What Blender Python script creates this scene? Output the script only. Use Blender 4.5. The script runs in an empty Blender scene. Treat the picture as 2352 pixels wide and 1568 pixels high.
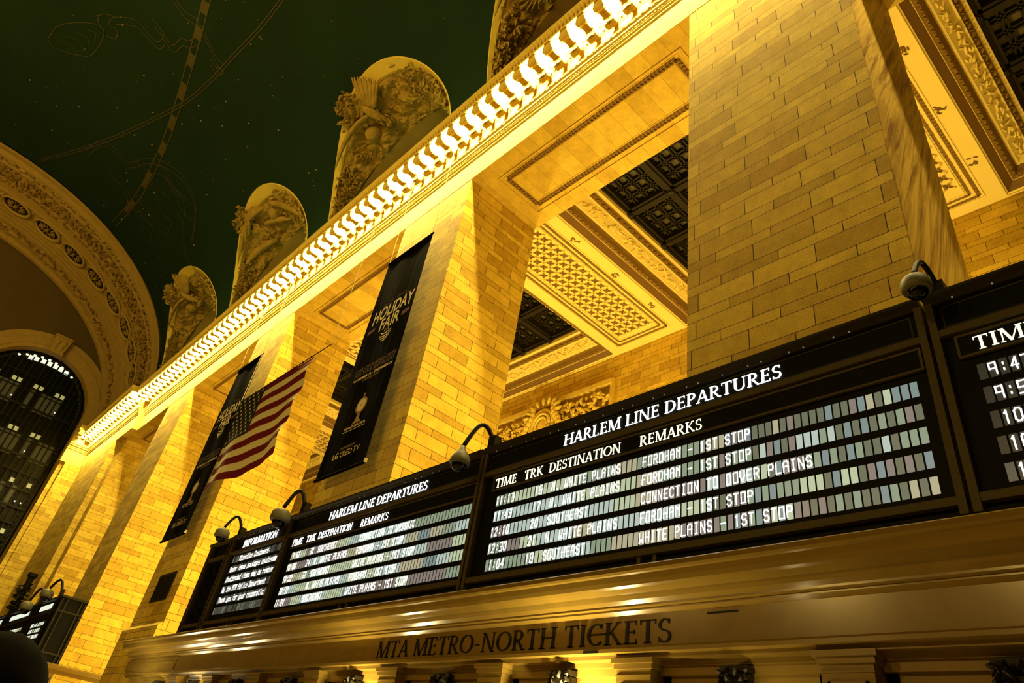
import bpy, math, random
from mathutils import Vector, Matrix, noise
random.seed(7)
SC = bpy.context.scene
COL = SC.collection
PI = math.pi
sin, cos, sqrt = math.sin, math.cos, math.sqrt

# ------------------------------------------------------------------ camera, world, view
# x runs along the wall of piers, y goes into it (pier faces at y=0), z up; eye level is z=0, floor at z=-1.65
FLOOR = -1.65
cam_d = bpy.data.cameras.new('camera')
cam = bpy.data.objects.new('camera', cam_d); COL.objects.link(cam)
cam.location = (0, -8.5, 0); cam.rotation_euler = (2.1854, -0.1521, 0.8069)
cam_d.sensor_width = 36.0; cam_d.lens = 24.113; cam_d.clip_start = 0.05; cam_d.clip_end = 400
SC.camera = cam
SC.view_settings.view_transform = 'Standard'
try: SC.view_settings.look = 'None'
except Exception: pass
SC.view_settings.gamma = 1.0
SC.view_settings.use_curve_mapping = False
SC.view_settings.exposure = 0.0
try:
    SC.cycles.use_denoising = True
    SC.cycles.max_bounces = 6
    SC.cycles.sample_clamp_indirect = 6.0
except Exception: pass
W = bpy.data.worlds.new('night'); SC.world = W; W.use_nodes = True
W.node_tree.nodes['Background'].inputs[0].default_value = (0.5, 0.4, 0.15, 1)
W.node_tree.nodes['Background'].inputs[1].default_value = 0.001

WARM = (1.0, 0.80, 0.22)
def lamp(name, kind, loc, power, color=WARM, size=0.3, size_y=None, rot=(0, 0, 0), spot=None):
    d = bpy.data.lights.new(name, kind); d.energy = power; d.color = color
    if kind == 'AREA':
        d.size = size
        if size_y: d.shape = 'RECTANGLE'; d.size_y = size_y
    else: d.shadow_soft_size = size
    if spot: d.spot_size = spot; d.spot_blend = 0.6
    o = bpy.data.objects.new(name, d); COL.objects.link(o); o.location = loc; o.rotation_euler = rot
    return o
# added unseen fill lights: strong row atop the opposite cornice, weaker row below it
for k, p in enumerate((160, 420, 1700, 5200, 7400, 6800, 4000)):
    lamp('cornice_top_fill', 'POINT', (-62 + k*11, -35.0, 21.45), p*1.15, (1, 0.70, 0.19), 0.12)
    lamp('concourse_fill', 'POINT', (-62 + k*11, -33.5, 15.0), p*(.07, .08, .11, .20, .48, .56, .48)[k], (1, 0.64, 0.15), 0.6)
# globe chandeliers of the hall behind the piers
for x, p in ((2.6, 1200), (-10.5, 5600), (-23.8, 5000), (-36.8, 3300), (-49.7, 800)):
    lamp('hall_lamp', 'POINT', (x, 8.6, 4.2), p, (1, 0.77, 0.22), 0.5)
# small downlights under the ticket ledge, lit windows only
for x, p in ((-20.2, 110), (-12.35, 200), (-7.05, 330), (-22.8, 60), (-4.4, 14)):
    lamp('ticket_lamp_and_fill', 'POINT', (x+.35, -1.42, 1.22), p, (1, 0.8, 0.35), 0.05)
lamp('ticket_lamp_and_fill', 'POINT', (-23.4, -2.6, 1.6), 110, (1, 0.85, 0.45), 0.06)  # extra light added in front for the glare on the left frieze panel
# uplights lying on the cornice shelf between the lunettes
for x in (-17.2, -30.3, -43.3):
    lamp('cornice_uplight', 'POINT', (x, -0.45, 22.3), 330, (0.8, 1.0, 0.3), 0.1)

# ------------------------------------------------------------------ materials
MATS = {}
def nodes_of(name):
    m = bpy.data.materials.new(name); m.use_nodes = True
    nt = m.node_tree; b = nt.nodes['Principled BSDF']; MATS[name] = m
    return m, nt, b
def N(nt, t, **kw):
    n = nt.nodes.new(t)
    for k, v in kw.items(): setattr(n, k, v)
    return n
def plain(name, col, rough=0.6, metal=0.0, spec=0.3, emit=None, es=0.0, var=0.0, vscale=3.0, bump=0.0, bscale=20):
    m, nt, b = nodes_of(name)
    b.inputs['Base Color'].default_value = (*col, 1)
    b.inputs['Roughness'].default_value = rough
    b.inputs['Metallic'].default_value = metal
    b.inputs['Specular IOR Level'].default_value = spec
    if emit:
        b.inputs['Emission Color'].default_value = (*emit, 1); b.inputs['Emission Strength'].default_value = es
    if var or bump:
        tc = N(nt, 'ShaderNodeTexCoord'); 
        nz = N(nt, 'ShaderNodeTexNoise'); nz.inputs['Scale'].default_value = vscale; nz.inputs['Detail'].default_value = 5
        nt.links.new(tc.outputs['Object'], nz.inputs['Vector'])
        if var:
            r = N(nt, 'ShaderNodeMix', data_type='RGBA')
            r.inputs[6].default_value = tuple(c*(1-var) for c in col) + (1,)
            r.inputs[7].default_value = tuple(min(1, c*(1+var)) for c in col) + (1,)
            nt.links.new(nz.outputs['Fac'], r.inputs[0]); nt.links.new(r.outputs[2], b.inputs['Base Color'])
        if bump:
            n2 = N(nt, 'ShaderNodeTexNoise'); n2.inputs['Scale'].default_value = bscale
            nt.links.new(tc.outputs['Object'], n2.inputs['Vector'])
            bp = N(nt, 'ShaderNodeBump'); bp.inputs['Strength'].default_value = bump; bp.inputs['Distance'].default_value = 0.05
            nt.links.new(n2.outputs['Fac'], bp.inputs['Height']); nt.links.new(bp.outputs['Normal'], b.inputs['Normal'])
    return m
def M_(nt, op, a, b=None, c=None):
    n = N(nt, 'ShaderNodeMath', operation=op)
    for i, v in enumerate((a, b, c)):
        if v is None: continue
        if isinstance(v, (int, float)): n.inputs[i].default_value = v
        else: nt.links.new(v, n.inputs[i])
    return n.outputs[0]
def ashlar(name, c1, c2, mortar, pitch=0.62, tall=0.40, width=1.12, rough=0.75, msize=0.012, zoff=0.13):
    """coursed stone: one tall and one narrow course alternate; works on x, y and soffit faces"""
    m, nt, b = nodes_of(name); L = nt.links.new
    g = N(nt, 'ShaderNodeNewGeometry'); sp = N(nt, 'ShaderNodeSeparateXYZ'); L(g.outputs['Position'], sp.inputs[0])
    sn = N(nt, 'ShaderNodeSeparateXYZ'); L(g.outputs['True Normal'], sn.inputs[0])
    flat = M_(nt, 'GREATER_THAN', M_(nt, 'ABSOLUTE', sn.outputs[2]), 0.7)
    side = M_(nt, 'SUBTRACT', 1.0, flat)
    u = M_(nt, 'ADD', sp.outputs[0], M_(nt, 'MULTIPLY', sp.outputs[1], side))
    zz = M_(nt, 'ADD', M_(nt, 'MULTIPLY', sp.outputs[2], side), M_(nt, 'MULTIPLY', flat, 100.37))
    q = M_(nt, 'DIVIDE', M_(nt, 'ADD', zz, 50 + zoff), pitch)
    fl = M_(nt, 'FLOOR', q); fr = M_(nt, 'SUBTRACT', q, fl)
    t = tall/pitch
    lo = M_(nt, 'DIVIDE', fr, t); hi = M_(nt, 'ADD', 1.0, M_(nt, 'DIVIDE', M_(nt, 'SUBTRACT', fr, t), 1-t))
    sel = M_(nt, 'GREATER_THAN', fr, t)
    f2 = M_(nt, 'ADD', M_(nt, 'MULTIPLY', lo, M_(nt, 'SUBTRACT', 1.0, sel)), M_(nt, 'MULTIPLY', hi, sel))
    v = M_(nt, 'ADD', M_(nt, 'MULTIPLY', fl, 2.0), f2)
    # courses shift sideways by an irregular amount
    row = M_(nt, 'FLOOR', v); sh = M_(nt, 'MULTIPLY', M_(nt, 'ADD', M_(nt, 'MULTIPLY', sel, 0.42), M_(nt, 'MULTIPLY', 0.3, M_(nt, 'FRACT', M_(nt, 'MULTIPLY', M_(nt, 'SINE', M_(nt, 'MULTIPLY', row, 12.9)), 43.7)))), width)
    cb = N(nt, 'ShaderNodeCombineXYZ'); L(M_(nt, 'MULTIPLY', M_(nt, 'ADD', u, sh), 1.35), cb.inputs[0]); L(M_(nt, 'MULTIPLY', v, 0.5), cb.inputs[1])
    br = N(nt, 'ShaderNodeTexBrick'); L(cb.outputs[0], br.inputs['Vector'])
    br.offset = 0.0; br.squash = 1.0
    br.inputs['Scale'].default_value = 1.0; br.inputs['Brick Width'].default_value = width*1.35; br.inputs['Row Height'].default_value = 0.5
    br.inputs['Mortar Size'].default_value = msize; br.inputs['Mortar Smooth'].default_value = 0.2; br.inputs['Bias'].default_value = -0.15
    br.inputs['Color1'].default_value = (*c1, 1); br.inputs['Color2'].default_value = (*c2, 1); br.inputs['Mortar'].default_value = (*mortar, 1)
    nz = N(nt, 'ShaderNodeTexNoise'); nz.inputs['Scale'].default_value = 2.2; nz.inputs['Detail'].default_value = 10; nz.inputs['Roughness'].default_value = 0.8
    L(g.outputs['Position'], nz.inputs['Vector'])
    rp = N(nt, 'ShaderNodeMapRange'); rp.inputs[1].default_value = 0.3; rp.inputs[2].default_value = 0.7; rp.inputs[3].default_value = 0.66; rp.inputs[4].default_value = 1.12
    L(nz.outputs['Fac'], rp.inputs[0])
    mx = N(nt, 'ShaderNodeMix', data_type='RGBA', blend_type='MULTIPLY'); mx.inputs[0].default_value = 1.0
    L(br.outputs['Color'], mx.inputs[6]); L(rp.outputs[0], mx.inputs[7]); L(mx.outputs[2], b.inputs['Base Color'])
    b.inputs['Roughness'].default_value = rough; b.inputs['Specular IOR Level'].default_value = 0.15
    n2 = N(nt, 'ShaderNodeTexNoise'); n2.inputs['Scale'].default_value = 35; n2.inputs['Detail'].default_value = 3; L(g.outputs['Position'], n2.inputs['Vector'])
    hh = M_(nt, 'SUBTRACT', M_(nt, 'MULTIPLY', n2.outputs['Fac'], 0.25), br.outputs['Fac'])
    bp = N(nt, 'ShaderNodeBump'); bp.inputs['Strength'].default_value = 0.55; bp.inputs['Distance'].default_value = 0.02
    L(hh, bp.inputs['Height']); L(bp.outputs['Normal'], b.inputs['Normal'])
    return m
def veined(name, col, dark, rough=0.45, scale=1.0, rot=0.5, stretch=6.0):
    m, nt, b = nodes_of(name); L = nt.links.new
    tc = N(nt, 'ShaderNodeNewGeometry'); mp = N(nt, 'ShaderNodeMapping'); mp.inputs['Rotation'].default_value = (rot, 0, 0)
    L(tc.outputs['Position'], mp.inputs['Vector']); mq = N(nt, 'ShaderNodeMapping'); mq.inputs['Scale'].default_value = (1, stretch, 0.35); L(mp.outputs[0], mq.inputs['Vector']); mp = mq
    nz = N(nt, 'ShaderNodeTexNoise'); nz.inputs['Scale'].default_value = scale; nz.inputs['Detail'].default_value = 9; nz.inputs['Roughness'].default_value = 0.62
    nz.inputs['Distortion'].default_value = 0.8
    L(mp.outputs[0], nz.inputs['Vector'])
    r = N(nt, 'ShaderNodeValToRGB'); r.color_ramp.elements[0].position = 0.36; r.color_ramp.elements[0].color = (*dark, 1)
    r.color_ramp.elements[1].position = 0.58; r.color_ramp.elements[1].color = (*col, 1)
    L(nz.outputs['Fac'], r.inputs[0]); L(r.outputs[0], b.inputs['Base Color']); b.inputs['Roughness'].default_value = rough
    return m
ST1, ST2 = (0.82, 0.575, 0.066), (0.52, 0.325, 0.030)
STONE = ashlar('ashlar_stone', ST1, ST2, (0.07, 0.036, 0.005))
SOFFIT = ashlar('soffit_stone', (0.78, 0.55, 0.075), (0.58, 0.375, 0.042), (0.26, 0.155, 0.025), width=0.66, msize=0.006)
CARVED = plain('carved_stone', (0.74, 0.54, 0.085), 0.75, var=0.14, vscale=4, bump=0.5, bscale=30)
RELIEF = plain('relief_stone', (0.36, 0.225, 0.04), 0.9, spec=0.05, var=0.6, vscale=1.6, bump=0.9, bscale=9)  # dark noise in the colour stands in for shaded crevices of the carving
RIMST = plain('rim_stone', (0.74, 0.51, 0.07), 0.75, var=0.08, vscale=3, bump=0.25, bscale=40)
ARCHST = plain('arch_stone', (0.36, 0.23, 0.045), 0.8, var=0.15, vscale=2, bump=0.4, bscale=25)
PLASTER = plain('hall_plaster', (0.88, 0.70, 0.19), 0.7, var=0.07, vscale=1.2)
LATT = plain('lattice_plaster', (0.72, 0.53, 0.115), 0.75)
FASCIA = plain('red_brown_plaster', (0.19, 0.10, 0.016), 0.7, var=0.1, vscale=2)
GILT = plain('dark_gilt_ornament', (0.26, 0.15, 0.02), 0.6, var=0.35, vscale=9, bump=0.6, bscale=40)
MARBLE = plain('polished_marble', (0.22, 0.14, 0.024), 0.2, spec=0.5, var=0.22, vscale=2.2)
VEIN = veined('veined_marble', (0.74, 0.49, 0.09), (0.24, 0.11, 0.012))
BRONZE = plain('dark_bronze', (0.016, 0.012, 0.004), 0.5, 0.0, spec=0.2, var=0.3, vscale=6)
BRONZEL = plain('bronze_rail', (0.062, 0.046, 0.014), 0.55, 0.0, spec=0.25, var=0.2, vscale=8)
BLACKP = plain('black_panel', (0.004, 0.004, 0.004), 0.5, spec=0.06)
BLACKM = plain('black_metal', (0.010, 0.009, 0.006), 0.5, 0.0, spec=0.15)
CAMW = plain('camera_housing', (0.13, 0.12, 0.06), 0.5)
DOMEG = plain('smoked_dome', (0.004, 0.004, 0.004), 0.05)
CLOTHB = plain('black_banner_cloth', (0.004, 0.0035, 0.003), 1.0, spec=0.02)
PRW = plain('print_cream', (0.85, 0.72, 0.36), 0.8)
PRG = plain('print_gold', (0.40, 0.26, 0.06), 0.8)
PRD = plain('print_brown', (0.13, 0.075, 0.025), 0.8)
PRR = plain('print_dark_red', (0.14, 0.025, 0.012), 0.8)
FRED = plain('flag_red', (0.17, 0.002, 0.006), 0.8)
FWHITE = plain('flag_white', (0.86, 0.78, 0.48), 0.8)
FBLUE = plain('flag_blue', (0.006, 0.008, 0.018), 0.8)
WIRE = plain('steel_wire', (0.6, 0.5, 0.2), 0.5)
VAULT = plain('night_blue_vault', (0.0085, 0.0215, 0.0085), 0.85, spec=0.1, var=0.2, vscale=0.25)
GOLDL = plain('dull_gold_paint', (0.06, 0.047, 0.008), 0.7)
STARM = plain('gold_star', (0.30, 0.21, 0.05), 0.5)
BULB = plain('bulb_glass', (1, 0.9, 0.7), 0.3, emit=(1.0, 0.79, 0.29), es=1900)
LETW = plain('lit_white_letters', (0.9, 0.9, 0.9), 0.5, emit=(1, 1, 0.97), es=1.7)
LETC = plain('lit_cream_letters', (0.9, 0.9, 0.8), 0.5, emit=(1.0, 0.94, 0.70), es=1.25)
LETD = plain('dark_bronze_letters', (0.012, 0.010, 0.007), 0.4, 0.4)
GLASSD = plain('dark_glass', (0.004, 0.005, 0.003), 0.4, spec=0.08)
COFFG = plain('coffer_glass', (0.11, 0.09, 0.04), 0.4)
LITP = plain('lit_pane', (0.4, 0.4, 0.3), 0.5, emit=(0.62, 0.62, 0.22), es=0.40)
LITP2 = plain('bright_pane', (0.5, 0.5, 0.5), 0.5, emit=(0.85, 0.95, 0.78), es=0.9)
DIMP = plain('dim_pane', (0.05, 0.05, 0.03), 0.5, emit=(0.3, 0.27, 0.1), es=0.05)
FLOORM = plain('floor_marble', (0.22, 0.15, 0.04), 0.25, var=0.15, vscale=0.8)
SKIN = plain('skin', (0.35, 0.2, 0.12), 0.6)
HAIRM = plain('dark_hair', (0.003, 0.0025, 0.002), 0.9, spec=0.03)
COAT = plain('dark_coat', (0.008, 0.007, 0.006), 0.9, spec=0.05)
CELLS = []
for i, (c, s) in enumerate((((0.62, 0.70, 0.45), 0.62), ((0.60, 0.72, 0.62), 0.60), ((0.72, 0.66, 0.42), 0.48), ((0.50, 0.62, 0.42), 0.40),
                            ((0.62, 0.52, 0.44), 0.30), ((0.44, 0.58, 0.56), 0.36), ((0.55, 0.60, 0.40), 0.20), ((0.5, 0.5, 0.40), 0.11), ((0.4, 0.42, 0.36), 0.035))):
    CELLS.append(plain('display_cell_%d' % i, (0.03, 0.03, 0.03), 0.3, emit=c, es=s*1.25))

# ------------------------------------------------------------------ mesh builder
WL = {}
class MB:
    def __init__(s): s.v = []; s.f = []; s.m = []; s.mi = 0
    def face(s, pts):
        n = len(s.v); s.v += [tuple(p) for p in pts]; s.f.append(tuple(range(n, n+len(pts)))); s.m.append(s.mi)
    def add(s, vs, fs):
        n = len(s.v); s.v += [tuple(p) for p in vs]
        for f in fs: s.f.append(tuple(i+n for i in f)); s.m.append(s.mi)
    def box(s, x0, x1, y0, y1, z0, z1):
        x0, x1 = min(x0, x1), max(x0, x1); y0, y1 = min(y0, y1), max(y0, y1); z0, z1 = min(z0, z1), max(z0, z1)
        s.add([(x0,y0,z0),(x1,y0,z0),(x1,y1,z0),(x0,y1,z0),(x0,y0,z1),(x1,y0,z1),(x1,y1,z1),(x0,y1,z1)],
              [(0,3,2,1),(4,5,6,7),(0,1,5,4),(1,2,6,5),(2,3,7,6),(3,0,4,7)])
    def bar(s, a, b, w, h=None, up=(0,0,1)):
        a, b = Vector(a), Vector(b); d = (b-a).normalized(); h = h or w
        u = d.cross(Vector(up)); u = u.normalized() if u.length > 1e-6 else Vector((1,0,0)); n = u.cross(d)
        vs = [p + u*(w/2*i) + n*(h/2*j) for p in (a, b) for i, j in ((-1,-1),(1,-1),(1,1),(-1,1))]
        s.add(vs, [(0,1,2,3),(7,6,5,4),(0,4,5,1),(1,5,6,2),(2,6,7,3),(3,7,4,0)])
    def prism(s, prof, axis, a0, a1):
        """closed 2-D profile pushed along an axis; 'x': (y,z), 'y': (x,z), 'z': (x,y)"""
        n = len(prof)
        def P(p, a): return {'x': (a, p[0], p[1]), 'y': (p[0], a, p[1]), 'z': (p[0], p[1], a)}[axis]
        s.add([P(p, a0) for p in prof] + [P(p, a1) for p in prof],
              [(i, (i+1) % n, n+(i+1) % n, n+i) for i in range(n)] + [tuple(range(n))[::-1], tuple(range(n, 2*n))])
    def grid(s, rows, close=False):
        n = len(s.v); w = len(rows[0])
        for r in rows: s.v += [tuple(p) for p in r]
        for i in range(len(rows)-1):
            for j in range(w if close else w-1):
                k = (j+1) % w
                s.f.append((n+i*w+j, n+i*w+k, n+(i+1)*w+k, n+(i+1)*w+j)); s.m.append(s.mi)
    def tube(s, pts, r, n=8, caps=True):
        pts = [Vector(p) for p in pts]; rows = []; u = None
        for i, p in enumerate(pts):
            d = (pts[min(i+1, len(pts)-1)] - pts[max(i-1, 0)]).normalized()
            if u is None:
                u = d.orthogonal().normalized()
            u = (u - d*u.dot(d)).normalized(); w = d.cross(u)
            rr = r[i] if isinstance(r, (list, tuple)) else r
            rows.append([p + (u*cos(2*PI*k/n) + w*sin(2*PI*k/n))*rr for k in range(n)])
        b = len(s.v); s.grid(rows, True)
        if caps:
            s.f.append(tuple(range(b, b+n))[::-1]); s.m.append(s.mi)
            e = b+(len(rows)-1)*n; s.f.append(tuple(range(e, e+n))); s.m.append(s.mi)
    def lathe(s, prof, c, n=16, ax=None):
        """(radius, height) profile about z through c"""
        rows = [[(c[0]+r*cos(2*PI*k/n), c[1]+r*sin(2*PI*k/n), c[2]+h) for k in range(n)] for r, h in prof]
        s.grid(rows, True)
    def ball(s, c, rx, ry=None, rz=None, n=10, rings=6, rot=None):
        ry = ry or rx; rz = rz or rx; rows = []
        for i in range(rings+1):
            t = PI*i/rings; rows.append([])
            for k in range(n):
                p = Vector((rx*sin(t)*cos(2*PI*k/n), ry*sin(t)*sin(2*PI*k/n), rz*cos(t)))
                if rot: p = rot @ p
                rows[-1].append(Vector(c)+p)
        s.grid(rows, True)
    def leaf(s, c, d, nrm, L, wd, th):
        """pointed blob: length L along d, width wd, thickness th along nrm"""
        c, d, nrm = Vector(c), Vector(d).normalized(), Vector(nrm).normalized()
        u = d.cross(nrm)
        if u.length < 1e-5: u = d.orthogonal()
        u.normalize(); nrm = u.cross(d)
        vs = [c-d*L/2]
        for t, w, h in ((-.24,.72,.75),(.06,1.0,1.0),(.32,.62,.8)):
            vs += [c+d*(L*t)+u*(wd/2*w), c+d*(L*t)+nrm*(th*h), c+d*(L*t)-u*(wd/2*w)]
        vs.append(c+d*L/2+nrm*th*.35)
        s.add(vs, [(0,1,2),(0,2,3),(1,4,5,2),(2,5,6,3),(4,7,8,5),(5,8,9,6),(7,10,8),(8,10,9),(0,3,6,9,10,7,4,1)])
    def build(s, name, mats, parent=None, smooth=False, origin=None):
        if not isinstance(mats, (list, tuple)): mats = [mats]
        o0 = Vector((0,0,0))
        if parent is not None: o0 = WL[parent.name]
        if origin is None:
            if s.v:
                xs = [p[0] for p in s.v]; ys = [p[1] for p in s.v]; zs = [p[2] for p in s.v]
                origin = Vector(((min(xs)+max(xs))/2, (min(ys)+max(ys))/2, min(zs)))
            else: origin = Vector((0,0,0))
        origin = Vector(origin)
        me = bpy.data.meshes.new(name)
        me.from_pydata([(p[0]-origin.x, p[1]-origin.y, p[2]-origin.z) for p in s.v], [], s.f)
        for m in mats: me.materials.append(m)
        me.polygons.foreach_set('material_index', s.m)
        if smooth: me.polygons.foreach_set('use_smooth', [True]*len(me.polygons))
        me.update()
        o = bpy.data.objects.new(name, me); COL.objects.link(o)
        o.location = origin - o0
        if parent is not None: o.parent = parent
        WL[o.name] = origin
        return o
def thing(name, loc, label=None, cat=None, group=None):
    o = bpy.data.objects.new(name, None); COL.objects.link(o); o.location = loc; o.empty_display_size = 0.2
    WL[o.name] = Vector(loc); return tag(o, label, cat, group)
def tag(o, label=None, cat=None, group=None, kind=None):
    if label: o['label'] = label
    if cat: o['category'] = cat
    if group: o['group'] = group
    if kind: o['kind'] = kind
    return o
def struct(o): o['kind'] = 'structure'; return o
def copy_tree(o, parent=None, off=None):
    c = o.copy(); COL.objects.link(c)
    WL[c.name] = WL[o.name] + (Vector(off) if off else Vector((0,0,0)))
    if parent is not None: c.parent = parent
    elif off: c.location = Vector(o.location) + Vector(off)
    for ch in list(o.children):
        k = copy_tree(ch, c); 
        if off: 
            WL[k.name] = WL[k.name] + Vector(off)
    return c

# ------------------------------------------------------------------ lettering
def arcs(cx, cy, rx, ry, a0, a1, wv, wh, n=14):
    """ring piece; stroke wv wide at its sides, wh at top and bottom"""
    out = []
    def P(a, k):
        w = wh + (wv-wh)*abs(cos(a))**1.3
        q = k*w/2
        return (cx+(rx+q)*cos(a), cy+(ry+q)*sin(a))
    for i in range(n):
        b0 = math.radians(a0+(a1-a0)*i/n); b1 = math.radians(a0+(a1-a0)*(i+1)/n)
        out.append([P(b0,-1), P(b0,1), P(b1,1), P(b1,-1)])
    return out
TK, TN, SF = 0.125, 0.055, 0.07
def rc(x0, y0, x1, y1): return [[(x0,y0),(x1,y0),(x1,y1),(x0,y1)]]
def stem(x, w=TK, y0=0, y1=1, bot=True, top=True):
    o = rc(x-w/2, y0, x+w/2, y1)
    if bot: o += rc(x-w/2-SF, y0, x+w/2+SF, y0+.045)
    if top: o += rc(x-w/2-SF, y1-.045, x+w/2+SF, y1)
    return o
def dg(x0, y0, x1, y1, w): return [[(x0-w/2,y0),(x0+w/2,y0),(x1+w/2,y1),(x1-w/2,y1)]]
def sf(x, y, w=.09): return rc(x-w-.02, y, x+w+.02, y+.045)
SER = {
 'A': (0.74, dg(.1,0,.36,1,TN)+dg(.62,0,.37,1,TK)+rc(.2,.3,.52,.35)+sf(.1,0)+sf(.62,0)),
 'C': (0.70, arcs(.4,.5,.31,.46,48,312,.13,.06,20)+rc(.56,.76,.62,.97)+rc(.56,.06,.6,.2)),
 'D': (0.78, stem(.16)+arcs(.3,.5,.36,.475,-90,90,.13,.05)+rc(.16,.955,.32,1)+rc(.16,0,.32,.045)),
 'E': (0.60, stem(.16)+rc(.16,.955,.5,1)+rc(.16,0,.53,.045)+rc(.16,.49,.44,.535)+rc(.46,.82,.5,1)+rc(.49,0,.53,.19)+rc(.41,.42,.44,.6)),
 'F': (0.58, stem(.16)+rc(.16,.955,.5,1)+rc(.16,.49,.44,.535)+rc(.46,.82,.5,1)+rc(.41,.42,.44,.6)),
 'H': (0.82, stem(.16)+stem(.66)+rc(.16,.49,.66,.54)),
 'I': (0.34, stem(.17)),
 'K': (0.76, stem(.16)+dg(.2,.45,.56,.98,TN)+dg(.64,0,.3,.58,TK)+sf(.56,.955,.08)+sf(.64,0,.08)),
 'L': (0.58, stem(.16)+rc(.16,0,.51,.045)+rc(.47,0,.51,.2)),
 'M': (0.98, stem(.14,TN)+stem(.82)+dg(.46,0,.18,1,TK)+dg(.46,0,.78,1,TN)),
 'N': (0.82, stem(.14,TN)+stem(.66,TN)+dg(.64,0,.16,1,TK)),
 'O': (0.82, arcs(.41,.5,.33,.465,0,360,.13,.05,28)),
 'P': (0.62, stem(.16)+arcs(.28,.73,.22,.25,-90,90,.12,.045)+rc(.16,.955,.3,1)+rc(.16,.46,.3,.505)),
 'R': (0.70, stem(.16)+arcs(.28,.74,.21,.24,-90,90,.12,.045)+rc(.16,.955,.3,1)+rc(.16,.475,.3,.52)+dg(.6,0,.3,.5,TK)+sf(.62,0,.07)),
 'S': (0.54, arcs(.27,.74,.17,.235,40,270,.1,.06,14)+arcs(.27,.26,.185,.235,-140,90,.1,.06,14)+rc(.4,.78,.44,.98)+rc(.07,.02,.11,.24)),
 'T': (0.66, stem(.33,TK,0,1,True,False)+rc(.04,.95,.62,1)+rc(.04,.8,.08,1)+rc(.58,.8,.62,1)),
 'U': (0.78, stem(.15,TK,.28,1,False)+stem(.63,TN,.28,1,False)+arcs(.385,.29,.235,.265,180,360,.1,.055)),
 'V': (0.72, dg(.36,0,.1,1,TK)+dg(.36,0,.62,1,TN)+sf(.1,.955)+sf(.62,.955)),
 'Y': (0.70, dg(.35,.48,.1,1,TK)+dg(.35,.48,.6,1,TN)+stem(.35,TK,0,.5,True,False)+sf(.1,.955)+sf(.6,.955)),
 '-': (0.42, rc(.08,.36,.34,.44)), ' ': (0.30, [])}
def serif(mb, text, x0, z0, h, width, P, th=0.0):
    """serif capitals from x0, baseline z0, cap height h, fitted to width; P maps (s, z, depth) to a point"""
    tot = sum(SER[c][0] for c in text); k = width/tot; x = x0
    for c in text:
        w, polys = SER[c]
        for pl in polys:
            q = [(x+a*k, z0+b*h) for a, b in pl]
            mb.face([P(a, b, 0) for a, b in q])
            if th:
                n = len(q)
                for i in range(n):
                    a, b = q[i], q[(i+1) % n]; mb.face([P(a[0],a[1],0), P(a[0],a[1],th), P(b[0],b[1],th), P(b[0],b[1],0)])
        x += w*k
LED = {'A':'006064 6440 3343','B':'0006364533 3342 3142 31300','x':''}
def S(*a): return [list(zip(p[0::2], p[1::2])) for p in a]
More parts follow.
